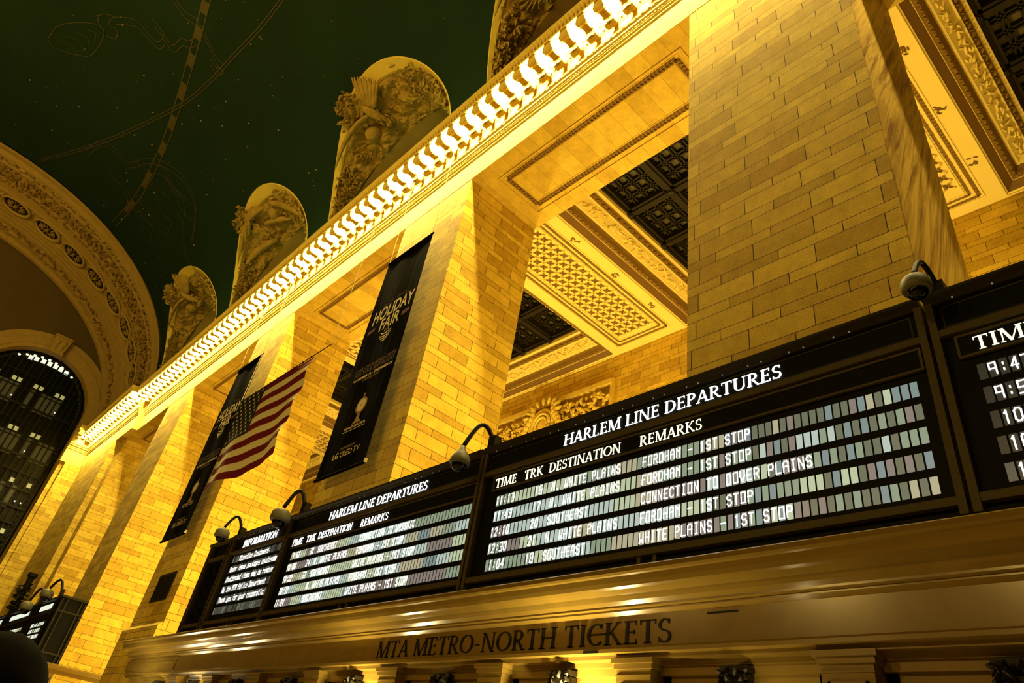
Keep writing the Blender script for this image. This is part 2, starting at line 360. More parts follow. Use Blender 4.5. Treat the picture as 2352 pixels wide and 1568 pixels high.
LED = {
 'A': S((0,0,0,5,1,6,3,6,4,5,4,0),(0,3,4,3)), 'B': S((0,0,0,6,3,6,4,5,4,4,3,3,0,3),(3,3,4,2,4,1,3,0,0,0)),
 'C': S((4,5,3,6,1,6,0,5,0,1,1,0,3,0,4,1)), 'D': S((0,0,0,6,3,6,4,5,4,1,3,0,0,0)), 'E': S((4,6,0,6,0,0,4,0),(0,3,3,3)),
 'F': S((4,6,0,6,0,0),(0,3,3,3)), 'H': S((0,0,0,6),(4,0,4,6),(0,3,4,3)), 'I': S((1,6,3,6),(2,6,2,0),(1,0,3,0)),
 'L': S((0,6,0,0,4,0)), 'M': S((0,0,0,6,2,4,4,6,4,0)), 'N': S((0,0,0,6,4,0,4,6)), 'O': S((0,0,0,6,4,6,4,0,0,0)),
 'P': S((0,0,0,6,3,6,4,5,4,4,3,3,0,3)), 'R': S((0,0,0,6,3,6,4,5,4,4,3,3,0,3),(2,3,4,0)), 'S': S((4,5,3,6,1,6,0,5,0,4,1,3,3,3,4,2,4,1,3,0,1,0,0,1)),
 'T': S((0,6,4,6),(2,6,2,0)), 'U': S((0,6,0,1,1,0,3,0,4,1,4,6)), 'V': S((0,6,0,3,2,0,4,3,4,6)), 'W': S((0,6,0,0,2,2,4,0,4,6)),
 'Y': S((0,6,2,3,4,6),(2,3,2,0)), 'K': S((0,0,0,6),(4,6,0,3,4,0)), 'G': S((4,5,3,6,1,6,0,5,0,1,1,0,3,0,4,1,4,3,2,3)),
 '0': S((0,1,0,5,1,6,3,6,4,5,4,1,3,0,1,0,0,1)), '1': S((1,5,2,6,2,0)), '2': S((0,5,1,6,3,6,4,5,4,4,0,0,4,0)),
 '3': S((0,6,4,6,4,0,0,0),(1,3,4,3)), '4': S((3,0,3,6,0,2,4,2)), '5': S((4,6,0,6,0,3,3,3,4,2,4,1,3,0,0,0)), '6': S((4,6,1,6,0,5,0,0,4,0,4,3,0,3)),
 '7': S((0,6,4,6,4,5,1,0)), '8': S((0,0,0,6,4,6,4,0,0,0),(0,3,4,3)), '9': S((4,0,4,6,0,6,0,3,4,3)),
 '.': S((2,0,2,.6)), ':': S((2,1,2,1.7),(2,4,2,4.7)), '-': S((0,3,4,3)), ' ': [],
 'a': S((0,4,3,4,4,3,4,0,1,0,0,1,1,2,4,2)), 'b': S((0,6,0,0,4,0,4,4,0,4)), 'c': S((4,4,0,4,0,0,4,0)), 'd': S((4,6,4,0,0,0,0,4,4,4)),
 'e': S((0,2,4,2,4,4,0,4,0,0,4,0)), 'f': S((4,6,2,6,2,0),(0,4,4,4)), 'g': S((4,0,0,0,0,4,4,4,4,-1,0,-1)), 'h': S((0,6,0,0),(0,4,4,4,4,0)),
 'i': S((2,4,2,0),(2,5.4,2,6)), 'k': S((0,6,0,0),(4,4,0,2,4,0)), 'l': S((2,6,2,0)), 'm': S((0,0,0,4,4,4,4,0),(2,4,2,0)), 'n': S((0,0,0,4,4,4,4,0)),
 'o': S((0,0,0,4,4,4,4,0,0,0)), 'p': S((0,-1,0,4,4,4,4,0,0,0)), 'r': S((0,0,0,4),(0,3,2,4,4,4)), 's': S((4,4,0,4,0,2,4,2,4,0,0,0)), 't': S((2,6,2,0,4,0),(0,4,4,4)),
 'u': S((0,4,0,0,4,0,4,4)), 'v': S((0,4,2,0,4,4)), 'w': S((0,4,1,0,2,3,3,0,4,4)), 'y': S((0,4,0,0,4,0),(4,4,4,-1,0,-1))}
def led(mb, ch, x, z, w, h, P, t=0.016):
    for pl in LED[ch]:
        pts = [(x+a*w/4, z+b*h/6) for a, b in pl]
        for (a, b), (c, d) in zip(pts, pts[1:]):
            L = sqrt((c-a)**2+(d-b)**2) or 1; ux, uz = (c-a)/L, (d-b)/L
            a2, b2, c2, d2 = a-ux*t/2, b-uz*t/2, c+ux*t/2, d+uz*t/2
            nx, nz = -uz*t/2, ux*t/2
            mb.face([P(a2-nx,b2-nz,0), P(c2-nx,d2-nz,0), P(c2+nx,d2+nz,0), P(a2+nx,b2+nz,0)])
def sans(mb, text, cx, z0, h, P, width=None, off=0.0, shear=0.0, bend=0.0, space=1.0, zfun=None):
    """built-in plain letters as flat polygons centred on cx"""
    cu = bpy.data.curves.new('letters', 'FONT'); cu.body = text; cu.size = h/0.69; cu.offset = off*h; cu.align_x = 'CENTER'; cu.space_character = space
    cu.resolution_u = 3
    ob = bpy.data.objects.new('letters', cu); COL.objects.link(ob)
    dg_ = bpy.context.evaluated_depsgraph_get(); dg_.update()
    me = bpy.data.meshes.new_from_object(ob.evaluated_get(dg_))
    xs = [v.co.x for v in me.vertices]; k = 1.0; mid = (min(xs)+max(xs))/2
    if width: k = width/(max(xs)-min(xs))
    half = (max(xs)-min(xs))*k/2
    def T(v):
        x = (v.co.x-mid)*k; z = v.co.y
        if zfun: z = zfun(x/half, z/h)*h
        return P(cx+x+shear*z, z0+z, 0)
    vs = [T(v) for v in me.vertices]
    mb.add(vs, [tuple(p.vertices) for p in me.polygons])
    COL.objects.unlink(ob); bpy.data.objects.remove(ob); bpy.data.curves.remove(cu); bpy.data.meshes.remove(me)
def front(y): return lambda a, b, t: (a, y+t, b)

# ------------------------------------------------------------------ numbers read from the building
PIERS = [(-5.91, -2.08), (-19.17, -15.07), (-32.33, -28.38), (-45.44, -41.18)]
ZA, DEP = 18.56, 3.21            # underside of the lintel, depth of a pier
BACK, ZH = 13.05, 20.0           # back wall and ceiling of the hall behind
BAYS = [(-15.07, -5.91), (-28.38, -19.17), (-41.18, -32.33), (-53.9, -45.44)]

# ------------------------------------------------------------------ floor, walls
b = MB(); b.box(-70, 12, -37, BACK+.5, FLOOR-.3, FLOOR); struct(b.build('floor', FLOORM))
b = MB()
b.box(-66.4, 9, BACK, BACK+.5, FLOOR, 22.6); struct(b.build('wall_back', STONE))
b = MB()        # solid wall left of the last opening, with its pilaster strip
b.box(-66.4, -53.9, 0, DEP, FLOOR, ZA); b.box(-64.3, -55.3, -.4, 0, FLOOR, ZA); struct(b.build('wall_south', STONE))
b = MB(); b.box(-2.08, 9, .0, .01, ZA, ZA+.01)
PL = ['broad bare stone pier at the right of the picture, without a banner',
      'stone pier carrying the larger banner, second pier from the right',
      'stone pier behind the flag, with a small dark grille low on its face',
      'stone pier rising directly right of the far ticket boards, fourth from the right']
for i, (x0, x1) in enumerate(PIERS):
    t = thing('stone_pier', ((x0+x1)/2, DEP/2, FLOOR), PL[i], 'pillar')
    FAR_PIER = t
    b = MB(); b.box(x0, x1, 0, DEP, FLOOR, ZA); b.build('shaft', STONE, t)
    if i == 2:
        b = MB(); b.box(x0-.18, x1+.02, -.16, .0, FLOOR, 3.95); b.prism([(-.16,3.95),(-.02,3.95),(-.02,4.1)], 'x', x0-.1, x1); b.build('plinth', STONE, t)
    if i == 0:
        b = MB(); b.box(x1, x1+.02, .02, DEP, FLOOR, ZA); tag(b.build('marble_facing', VEIN, t), 'brown-veined marble facing')
# lintels with their sunk, bordered soffit panels
b = MB(); b.box(-53.9, 9, 0, DEP, ZA, 21.2)
for xa, xb in [(-66.4, -53.9)]: b.box(xa, xb, 0, DEP, ZA, 21.2)
LINT = struct(b.build('trim_1', SOFFIT))
def border(mb, x0, x1, y0, y1, z, w, step=.16, h=.05, seed=1):
    """running leaf ornament round a rectangle on a soffit"""
    rn = random.Random(seed)
    for (ax, ay, bx, by) in ((x0,y0,x1,y0),(x0,y1,x1,y1),(x0,y0,x0,y1),(x1,y0,x1,y1)):
        nx_, ny_ = (0, w*.5) if ay == by else (w*.5, 0)
        mb.box(min(ax,bx)-nx_-.0, max(ax,bx)+nx_, min(ay,by)-ny_, max(ay,by)+ny_, z-.004, z+.004)
        L = math.hypot(bx-ax, by-ay); n = max(2, int(L/step)); dx, dy = (bx-ax)/L, (by-ay)/L
        for i in range(n):
            s = (i+.5)*L/n; c = (ax+dx*s, ay+dy*s, z)
            for k in (-1, 1):
                d = Vector((dx+k*-dy*.9, dy+k*dx*.9, 0))
                mb.leaf(Vector(c)+Vector((-dy,dx,0))*k*w*.22, d, (0,0,-1), w*.62, step*.55, h)
def frame4(mb, x0, x1, y0, y1, z0, z1, w):
    mb.box(x0,x1,y0,y0+w,z0,z1); mb.box(x0,x1,y1-w,y1,z0,z1); mb.box(x0,x0+w,y0+w,y1-w,z0,z1); mb.box(x1-w,x1,y0+w,y1-w,z0,z1)
for i, (x0, x1) in enumerate(BAYS + [(-2.08, 8.0)]):
    b = MB(); frame4(b, x0+.72, x1-.72, .60, 2.68, ZA-.035, ZA+.0, .05); b.build('panel_moulding', SOFFIT, LINT)
    b = MB(); border(b, x0+1.02, x1-1.02, .82, 2.36, ZA-.005, .19, .13, .06, i)
    b.mi = 1; frame4(b, x0+.90, x1-.90, .70, 2.48, ZA-.015, ZA+.0, .025); frame4(b, x0+1.14, x1-1.14, .94, 2.24, ZA-.015, ZA+.0, .025)
    b.build('leaf_border', [GILT, SOFFIT], LINT)

b = MB(); b.box(-66, 10, -36.4, -33.0, 20.3, 21.2); struct(b.build('added_unseen_cornice', CARVED))  # unseen opposite cornice, lip shaped to keep the fill above off the lower piers
# ------------------------------------------------------------------ main cornice with brackets and bulbs
XC0, XC1, XC2 = 8.0, -51.8, -65.3
def cornice_profile(o=0.0):
    p = [(0.02,ZA+.02),(-.001-o,ZA+.02) if o else (-.012,ZA),(-.012-o,19.66),(-.06-o,19.70),(-.06-o,19.80),(-.10-o,19.83),(-.10-o,19.95),(-.17-o,20.0),(-.17-o,20.12),
         (-.22-o,20.16),(-.22-o,20.30),(-.13-o,20.36),(-.13-o,20.84),(-.20-o,20.90),(-.30-o,20.98),(-.30-o,21.09),(-1.13-o,21.09),(-1.13-o,21.20),(-1.17-o,21.24),
         (-1.25-o,21.30),(-1.29-o,21.40),(-1.29-o,21.50),(-1.24-o,21.53),(.02,21.53)]
    return p
b = MB(); b.prism(cornice_profile(), 'x', XC1, XC0); b.prism(cornice_profile(.38), 'x', XC2, XC1)
CORN = struct(b.build('trim_2', CARVED))
def egg_band(mb, x0, x1, y, z, step, r):
    n = int((x1-x0)/step)
    for i in range(n):
        c = (x0+(i+.5)*step, y, z); mb.leaf(c, (0,-.3,-1), (0,-1,-.2), r*1.7, step*.72, r*.5)
b = MB(); egg_band(b, XC1+.1, XC0, -.21, 20.23, .24, .085); egg_band(b, XC2, XC1, -.59, 20.23, .24, .085); b.build('egg_ornament', CARVED, CORN)
b = MB(); egg_band(b, XC1+.1, XC0, -.13, 19.90, .12, .05); egg_band(b, XC2, XC1, -.51, 19.90, .12, .05); b.build('bead_ornament', CARVED, CORN)
b = MB(); egg_band(b, XC1+.1, XC0, -.26, 20.96, .18, .07); egg_band(b, XC2, XC1, -.64, 20.96, .18, .07); b.build('dart_ornament', CARVED, CORN)
b = MB()
for (xa, xb, o) in ((XC1, XC0, 0), (XC2, XC1, .38)):
    n = int((xb-xa)/.16)
    for i in range(n):
        x = xa+(i+.5)*.16
        b.leaf((x, -1.23-o, 21.30), (.0,-.4,1), (0,-1,-.4), .27, .13, .045)
b.build('lip_leaves', CARVED, CORN)
def bracket_mb():
    m = MB(); pr = []
    # scrolled console: deep curl at the wall, small curl at the front
    for i in range(9):
        a = PI*(0.5+1.0*i/8); pr.append((-.36+.0+.11*cos(a)+.02, 20.93+.16*sin(a)))
    pr = [(-.28,21.09),(-.28,20.62),(-.34,20.58),(-.45,20.60),(-.52,20.68),(-.57,20.78),(-.66,20.84),(-.78,20.84),(-.86,20.79),(-.93,20.74),(-1.02,20.77),(-1.08,20.86),(-1.09,20.97),(-1.07,21.09)]
    m.prism(pr, 'x', -.165, .165)
    for sx in (-.17, .17):
        for cy, cz, r in ((-.41,20.72,.12),(-.98,20.86,.10)):
            m.prism([(cy+r*cos(2*PI*k/10), cz+r*sin(2*PI*k/10)) for k in range(10)], 'x', sx-.025, sx+.025)
    for k in range(5): m.leaf((0.0+(k-2)*.06, -.72, 20.83), (0,-1,-.1), (0,0,-1), .42, .07, .05)
    m.leaf((0,-.50,20.66), (0,-.4,-1), (0,-1,0), .2, .28, .07)
    return m
STEP = 0.7275
xs_main = [-51.45 + STEP*k for k in range(80)]
first = None; NB = 0
for k, x in enumerate(xs_main + [XC2+.5+STEP*j for j in range(18)]):
    o = 0 if k < 80 else -.38
    if first is None:
        first = bracket_mb().build('bracket', CARVED, CORN, origin=(0,0,21.09))
        q = first
    else: q = first.copy(); COL.objects.link(q)
    q.parent = CORN; q.location = Vector((x, o, 21.09)) - WL[CORN.name]
# bulbs, one in each coffer between two brackets
bul = MB(); bul.ball((0,0,-.13), .085, .085, .09, 10, 7)
sock = MB(); sock.lathe([(0.0,0.0),(.075,0.0),(.06,-.03),(.045,-.06),(0,-.06)], (0,0,0), 10)
def bulb_at(x, o):
    global B0
    if B0 is None:
        t = thing('light_bulb', (0,0,0)); bul.build('glass', BULB, t, True, (0,0,0)); sock.build('socket', BRONZEL, t, True, (0,0,0)); B0 = t
    else: t = copy_tree(B0)
    t.location = (x, -.72+o, 21.09)
    return t
B0 = None
for k, x in enumerate(xs_main + [XC2+.5+STEP*j for j in range(18)]):
    xx = x+STEP/2
    t = bulb_at(xx, 0 if k < 80 else -.38)
    if k < 80: tag(t, 'bare glowing bulb between two scrolled brackets under the long lit cornice', 'light bulb', 'bulbs along the straight cornice above the piers')
    else: tag(t, 'bare glowing bulb under the stepped-out cornice at the far left end', 'light bulb', 'bulbs of the far stepped-out cornice')

# ------------------------------------------------------------------ vault, lunettes, end arch
VA, VB, VY, VZ = 18.2, 13.5, -18.0, 23.0
def vy(z): return VY + VA*sqrt(max(0, 1-((z-VZ)/VB)**2))
def vpt(x, deg, off=0.0):
    a = math.radians(deg); return (x, VY+(VA-off)*cos(a), VZ+(VB-off)*sin(a))
LUN = [-10.6, -23.75, -36.85, -49.75]
HW, ZS, RH = 5.35, 25.0, 5.5
def rim(s, hw=HW, rh=RH, zs=ZS, z0=21.4):
    """s 0..1 along the opening's outline from left foot over the crown to right foot -> (dx, z)"""
    if s < .15: return (-hw, z0+(zs-z0)*s/.15)
    if s > .85: return (hw, z0+(zs-z0)*(1-s)/.15)
    a = PI*(1-(s-.15)/.7); return (hw*cos(a), zs+rh*sin(a))
def zlow(x):
    for c in LUN:
        if abs(x-c) <= HW+1e-6: return ZS+RH*sqrt(max(0, 1-((x-c)/HW)**2))
    return 21.4
b = MB()
cuts = [-56.0]
for c in sorted(LUN): cuts += [c-HW, c+HW]
cuts.append(9.0)
for i in range(len(cuts)-1):
    xa, xb = cuts[i], cuts[i+1]; inside = any(abs((xa+xb)/2-c) < HW for c in LUN); n = 40 if inside else 4
    rows = []
    for k in range(n+1):
        x = xa+(xb-xa)*k/n
        if inside:
            u = -cos(PI*k/n); x = (xa+xb)/2+u*(xb-xa)/2; zl = zlow(min(max(x, xa+1e-4), xb-1e-4))
        else: zl = 21.4
        d0 = math.degrees(math.asin(max(-1, min(1, (zl-VZ)/VB))))
        r = [vpt(x, d0)]
        grid_d = [d for d in range(-6, 187, 4)]
        for j in range(1, 49): r.append(vpt(x, d0+(186-d0)*j/48))
        rows.append(r)
    b.grid(rows)
CEIL = struct(b.build('ceiling', VAULT, smooth=True))
def ribbon(mb, pts, w, off=.03):
    """painted line on the vault, given as (x, degrees) points"""
    q = []
    n = len(pts)
    for i in range(n-1):       # Catmull-Rom
        p0, p1, p2, p3 = pts[max(i-1,0)], pts[i], pts[i+1], pts[min(i+2,n-1)]
        for k in range(5):
            t = k/5
            q.append(tuple(.5*((2*p1[j])+(-p0[j]+p2[j])*t+(2*p0[j]-5*p1[j]+4*p2[j]-p3[j])*t*t+(-p0[j]+3*p1[j]-3*p2[j]+p3[j])*t**3) for j in (0,1)))
    q.append(pts[-1]); R = .27; rows = [[], []]
    for i, p in enumerate(q):
        a, c = q[max(i-1,0)], q[min(i+1,len(q)-1)]
        dx, dd = c[0]-a[0], (c[1]-a[1])*R; L = math.hypot(dx, dd) or 1
        nx, nd = -dd/L*w/2, dx/L*w/2/R
        rows[0].append(vpt(p[0]-nx, p[1]-nd, off)); rows[1].append(vpt(p[0]+nx, p[1]+nd, off))
    mb.grid(rows)
BAND = [(-29.6, 67.8),(-30.92, 66.67), (-33.34, 64.8), (-36.18, 62.71), (-40.2, 60.02), (-43.82, 58.12), (-49.58, 56.64), (-54.97, 57.6)]
def shift(l, dx, dd): return [(x+dx, d+dd) for x, d in l]
b = MB(); ribbon(b, shift(BAND,0,.75), .07); ribbon(b, shift(BAND,0,-.75), .07)
for i in range(9):   # hatched lengths of the belt
    s = i/9*6.6+.3; k = int(s); f = s-k
    def at(s):
        k = min(int(s), len(BAND)-2); f = s-k; return tuple(BAND[k][j]*(1-f)+BAND[k+1][j]*f for j in (0,1))
    ribbon(b, [at(s), at(s+.17), at(s+.34)], .36)
b.build('painted_belt', GOLDL, CEIL)
LINE = [(-26.16, 55.79), (-28.94, 56.03), (-31.96, 57.08), (-34.76, 57.9), (-38.07, 59.68), (-42.12, 63.57), (-46.29, 68.0), (-50.94, 73.68), (-55.32, 80.07)]
b = MB(); ribbon(b, shift(LINE,0,.3), .05); ribbon(b, shift(LINE,0,-.3), .05); b.build('painted_circle_line', GOLDL, CEIL)
FIG = dict(
 rib=[(-32.87, 71.52), (-33.16, 68.34), (-32.9, 65.53), (-33.24, 62.07), (-33.73, 58.65), (-33.62, 56.87), (-34.26, 57.59), (-34.18, 59.69)],
 rib2=[(-37.77, 78.21), (-36.74, 75.1), (-36.64, 72.76), (-36.71, 69.55), (-35.81, 69.2), (-35.54, 72.15), (-35.68, 69.91), (-35.93, 66.85), (-34.95, 66.11), (-34.51, 64.55), (-33.3, 63.72), (-33.09, 65.21)],
 body=[(-42.88, 87.45), (-41.4, 86.86), (-40.21, 84.83), (-38.92, 81.15), (-39.12, 79.13), (-41.23, 79.4), (-42.12, 80.92), (-43.15, 85.5), (-42.88, 87.45)],
 tail=[(-38.85, 79.86), (-38.49, 81.12), (-37.84, 80.86), (-37.39, 79.07), (-38.15, 79.19), (-38.09, 77.4), (-38.77, 77.14), (-39.17, 78.8)],
 w1=[(-50.44, 71.22), (-48.47, 69.71), (-47.93, 66.6), (-47.89, 61.93), (-45.88, 59.17), (-44.56, 55.28), (-43.77, 50.02), (-43.91, 44.7), (-44.73, 41.16), (-46.79, 37.04)],
 w2=[(-47.19, 58.59), (-45.48, 55.22), (-44.98, 49.21), (-45.45, 45.02), (-47.4, 40.75), (-48.02, 33.81), (-46.44, 25.74)],
 w3=[(-50.15, 65.83), (-50.51, 61.13), (-51.2, 56.99), (-50.88, 52.29), (-50.56, 49.01), (-52.25, 46.44)],
 w4=[(-47.12, 57.16), (-47.62, 52.94), (-48.25, 48.86), (-47.87, 45.53), (-49.34, 44.14)])
b = MB()
for k, l in FIG.items():
    ribbon(b, l, .045)
    if k in ('rib', 'rib2', 'w1'): ribbon(b, shift(l, .35, .9), .045)
rn = random.Random(3)
for j in range(9):
    x = -51+rn.random()*6; d = 64-rn.random()*12
    ribbon(b, [(x,d),(x+.5*rn.random(),d-4),(x-.6+rn.random(),d-8),(x+rn.random(),d-12)], .03)
for j in range(4): ribbon(b, [(-42.3+j*.8,86-j*1.2),(-42.0+j*.8,83.6-j*1.0),(-42.4+j*.7,81.5-j*.5)], .03)
b.build('painted_figures', GOLDL, CEIL)
b = MB(); rn = random.Random(11)
for j in range(230):
    x = -55+rn.random()*40; d = 18+rn.random()*70; r = rn.choice((.02,.025,.03,.03,.055)) 
    if any(abs(x-c) < HW+.5 for c in LUN) and d < 36: continue
    p = Vector(vpt(x, d, .04)); b.ball(p, r, n=6, rings=4)
tag(b.build('stars', STARM, CEIL), kind='stuff')

YW = 0.55
def soffit_pt(c, s, t):
    """t=0 on the vault outline, t=1 on the window arch behind it"""
    dx, z = rim(s); y = vy(z)
    wx, wz = rim(s, HW-.45, 4.45, 24.9)
    return Vector((c+dx*(1-t)+wx*t, y*(1-t)+YW*t, z*(1-t)+wz*t))
def soffit_n(c, s, t):
    e = 1e-3
    a = soffit_pt(c, min(s+e,1), t)-soffit_pt(c, max(s-e,0), t); d = soffit_pt(c, s, min(t+e,1))-soffit_pt(c, s, max(t-e,0))
    n = a.cross(d); n.normalize()
    ref = Vector((c, VY*.6, 22))-soffit_pt(c, s, t)
    return n if n.dot(ref) > 0 else -n
LUNL = ['arched lunette with an eagle relief, cut off by the top edge of the picture',
        'arched lunette with a spread-winged eagle in relief, the largest one whole in the picture',
        'arched lunette with a winged staff and cornucopia relief, second largest one whole',
        'smallest arched lunette with an eagle relief, beside the far end arch']
def wing(mb, c0, s0, t0, ds, dt, L, n=11):
    """fan of long feathers from (s0,t0) towards (s0+ds,t0+dt) on the soffit; a fan past the rim breaks over it"""
    for k in range(n):
        f = k/(n-1)-.5; pts = []
        for j in range(6):
            g = j/5*(1-.30*(f+.5))*L; ss = s0+ds*g+f*.055*(.4+g); tt = t0+dt*g+f*.16*(.4+g)
            ss = min(max(ss,.02),.98); tq = min(max(tt,0),.97); p = soffit_pt(c0, ss, tq); nn = soffit_n(c0, ss, max(tq,.01))
            if tt < 0: p = p+(p-soffit_pt(c0, ss, .12)).normalized()*(-tt*3)
            pts.append(p+nn*(.62-.36*g+.05*(k % 2)))
        mb.tube(pts, [.05,.11,.125,.115,.09,.025], 6)
for li, c in enumerate(LUN):
    t = thing('lunette', (c, 0, 21.53), LUNL[li], 'lunette')
    NS = 96
    b = MB()
    rows = []
    for i in range(NS+1):
        s = i/NS; r = []
        for tt, o in ((-.0,0.0),(.0,.05),(.20,.05),(.235,-.02),(.235,-.02)):
            p = soffit_pt(c, s, tt); n_ = soffit_n(c, s, max(tt,.01)); r.append(p+n_*o)
        dx, z = rim(s, HW+.02, RH+.02); r[0] = Vector((c+dx, vy(z)-.02, z))
        rows.append(r)
    b.grid(rows); b.build('rim', RIMST, t)
    b = MB(); rows = []; sd = li*17.3
    for i in range(NS*2+1):
        s = i/NS/2; r = []
        for j in range(29):
            tt = .235+(1-.235)*j/28; p = soffit_pt(c, s, tt); n_ = soffit_n(c, s, min(tt,.99))
            q = p*.9+Vector((sd,0,0))
            hgt = noise.noise(q)*.3+abs(noise.noise(q*2.3))*.34+abs(noise.noise(q*5))*.14
            edge = min(1, (tt-.235)/.08, (1-tt)/.03)
            r.append(p+n_*(hgt*edge-.05))
        rows.append(r)
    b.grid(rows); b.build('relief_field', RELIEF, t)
    # laurel boughs climbing the left side and clusters at the crown, breaking over the rim
    b = MB(); rn = random.Random(50+li)
    def cluster(s0, t0, rs, rt, n, L, lift=.12):
        b = MB()
        for k in range(n):
            s = s0+rn.gauss(0,1)*rs; tt = max(t0+rn.gauss(0,1)*rt, -.10)
            s = min(max(s,.01),.99); e = max(0,-tt); tq = min(max(tt,0),.97)
            p = soffit_pt(c, s, tq); n_ = soffit_n(c, s, max(tq,.01))
            if e > 0: p = p + (p-soffit_pt(c, s, .12)).normalized()*(e*3.5)
            d = Vector((rn.uniform(-1,1), rn.uniform(-1,1), rn.uniform(-1,1)))
            b.leaf(p+n_*(lift+rn.random()*.2), d+n_*.5, n_, L*rn.uniform(.6,1.2), L*.45, L*.28)
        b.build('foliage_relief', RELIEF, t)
    cluster(.40,.0,.018,.07,46,.55,.3)        # bunch breaking out at the top left
    cluster(.40,.12,.014,.06,26,.42,.2)
    for k in range(7): cluster(.07+.035*k, .42+.05*(k%2), .014, .13, 20, .42)
    cluster(.66,.18,.05,.05,34,.36); cluster(.74,.22,.03,.06,34,.4); cluster(.70,.5,.06,.14,70,.42)
    cluster(.24,.7,.05,.12,40,.40)
    cluster(.58,.6,.05,.18,44,.36)
    b = MB()
    if li != 2:
        p = soffit_pt(c,.455,.42); n_ = soffit_n(c,.455,.42)
        ax = (soffit_pt(c,.47,.75)-soffit_pt(c,.445,.2)).normalized()
        b.tube([p-ax*.8+n_*.3, p-ax*.35+n_*.55, p+n_*.65, p+ax*.5+n_*.55, p+ax*1.0+n_*.4, p+ax*1.4+n_*.3], [.08,.2,.27,.22,.14,.05], 10)
        b.ball(p+ax*1.15+n_*.5, .2, .2, .2)
        wing(b, c, .462, .40, .045, -.40, 1.0); wing(b, c, .445, .42, -.13, -.27, 1.0)
        p2 = soffit_pt(c,.41,.62); b.ball(p2+n_*.05, .5, .5, .5, 14, 9)
        for k in range(60):
            a = random.uniform(0,6.28); u = random.uniform(-.7,1.3); b.leaf(p+ax*u+n_*(.45+.28*sin(a))+ax.cross(n_)*(.27*cos(a)), ax, n_, .34, .14, .08)
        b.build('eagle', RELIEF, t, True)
        b = MB(); ctr = soffit_pt(c,.40,.7)
        for k in range(20):
            a = 2*PI*k/20; ss, tt = .40+.06*cos(a), .62+.22*sin(a)
            if .02 < ss < .98 and .24 < tt < .98:
                p = soffit_pt(c, ss, tt); n2 = soffit_n(c, ss, tt); b.leaf(p+n2*.12, p-ctr, n2, .8, .1, .1)
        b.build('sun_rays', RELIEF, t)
    else:
        for sg in (0, 1):
            pts = []
            for k in range(26):
                f = k/25; s = .41+.02*f+(.007*sin(f*14+PI*sg)); tt = -.02+.72*f
                tq = max(tt, 0); pts.append(soffit_pt(c, s, tq)+soffit_n(c, s, max(tq,.01))*.35)
            b.tube(pts, .08, 7)
        pts = [soffit_pt(c,.41+.02*k/9, .0+.09*k)+soffit_n(c,.42,.3)*.3 for k in range(10)]; b.tube(pts, .07, 7)
        wing(b, c, .42, .2, -.10, .05, 1.0, 6); wing(b, c, .42, .2, .08, .05, 1.0, 6)
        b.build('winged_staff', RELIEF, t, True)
        b = MB()
        for (sa, ta, sb, tb, r) in ((.52,.3,.66,.72,.26),(.30,.45,.44,.85,.25),(.55,.75,.45,.5,.2)):
            b.tube([soffit_pt(c, sa+(sb-sa)*k/8, ta+(tb-ta)*k/8)+soffit_n(c, sa+(sb-sa)*k/8, ta+(tb-ta)*k/8)*.22 for k in range(9)], [r*(.25+.75*abs(sin(.3+k*.28))) for k in range(9)], 9)
        p = soffit_pt(c,.5,.5); b.ball(p+soffit_n(c,.5,.5)*.05, .42, .42, .42, 14, 9)
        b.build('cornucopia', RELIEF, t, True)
    b = MB(); rows = []
    for i in range(NS+1):
        p = soffit_pt(c, i/NS, 1.0); rows.append([p, p+Vector((0,1.5,0))])
    b.grid(rows); b.build('window_reveal', ARCHST, t)
    b = MB(); b.face([soffit_pt(c, i/NS, 1.0)+Vector((0,1.48,0)) for i in range(NS+1)]); w = b.build('window_glass', GLASSD, t)
    b = MB()
    for k in range(-4, 5):
        x = c+k*1.05; zt = 24.9+4.45*sqrt(max(0,1-((x-c)/(HW-.45))**2)); b.box(x-.05,x+.05,YW+1.38,YW+1.46,21.4,zt)
    for z in (23,24.6,26.2,27.8):
        hw = HW-.5 if z < 24.9 else (HW-.45)*sqrt(1-((z-24.9)/4.45)**2); b.box(c-hw,c+hw,YW+1.38,YW+1.46,z-.05,z+.05)
    b.build('window_bars', BLACKM, t)

# end arch: splayed soffit of moulded and ornamented bands
def arch_pt(t, deg, off=0.0):
    a = math.radians(deg); return Vector((-56-10*t, VY+(VA-1.3*t-off)*cos(a), 23-.8*t+(VB-1.0*t-off)*sin(a)))
def aoff(t):
    for a, bb, v in ((0,.03,.12),(.03,.10,-.16),(.10,.125,.10),(.125,.17,.04),(.17,.185,.12),(.185,.32,.0),(.32,.335,.12),(.335,.37,.03),(.37,.455,-.02),(.455,.47,.07),(.47,.62,-.05),(.62,.64,.06),
                     (.64,.66,-.02),(.66,.69,.04),(.69,.71,-.05),(.71,.74,.04),(.74,.76,-.05),(.76,.79,.04),(.79,.86,-.02),(.86,.88,.08),(.88,.965,-.18),(.965,1.01,.06)):
        if a <= t < bb: return v
    return 0
ts = sorted(set([0,.03,.10,.125,.17,.185,.32,.335,.37,.455,.47,.62,.64,.66,.69,.71,.74,.76,.79,.86,.88,.965,1.0]))
tt_ = []
for a, bb in zip(ts, ts[1:]):
    tt_ += [a+1e-4] + ([a+(bb-a)*k/4 for k in (1,2,3)] if bb-a > .04 else []) + [bb-1e-4]
b = MB(); rows = []
NA = 220
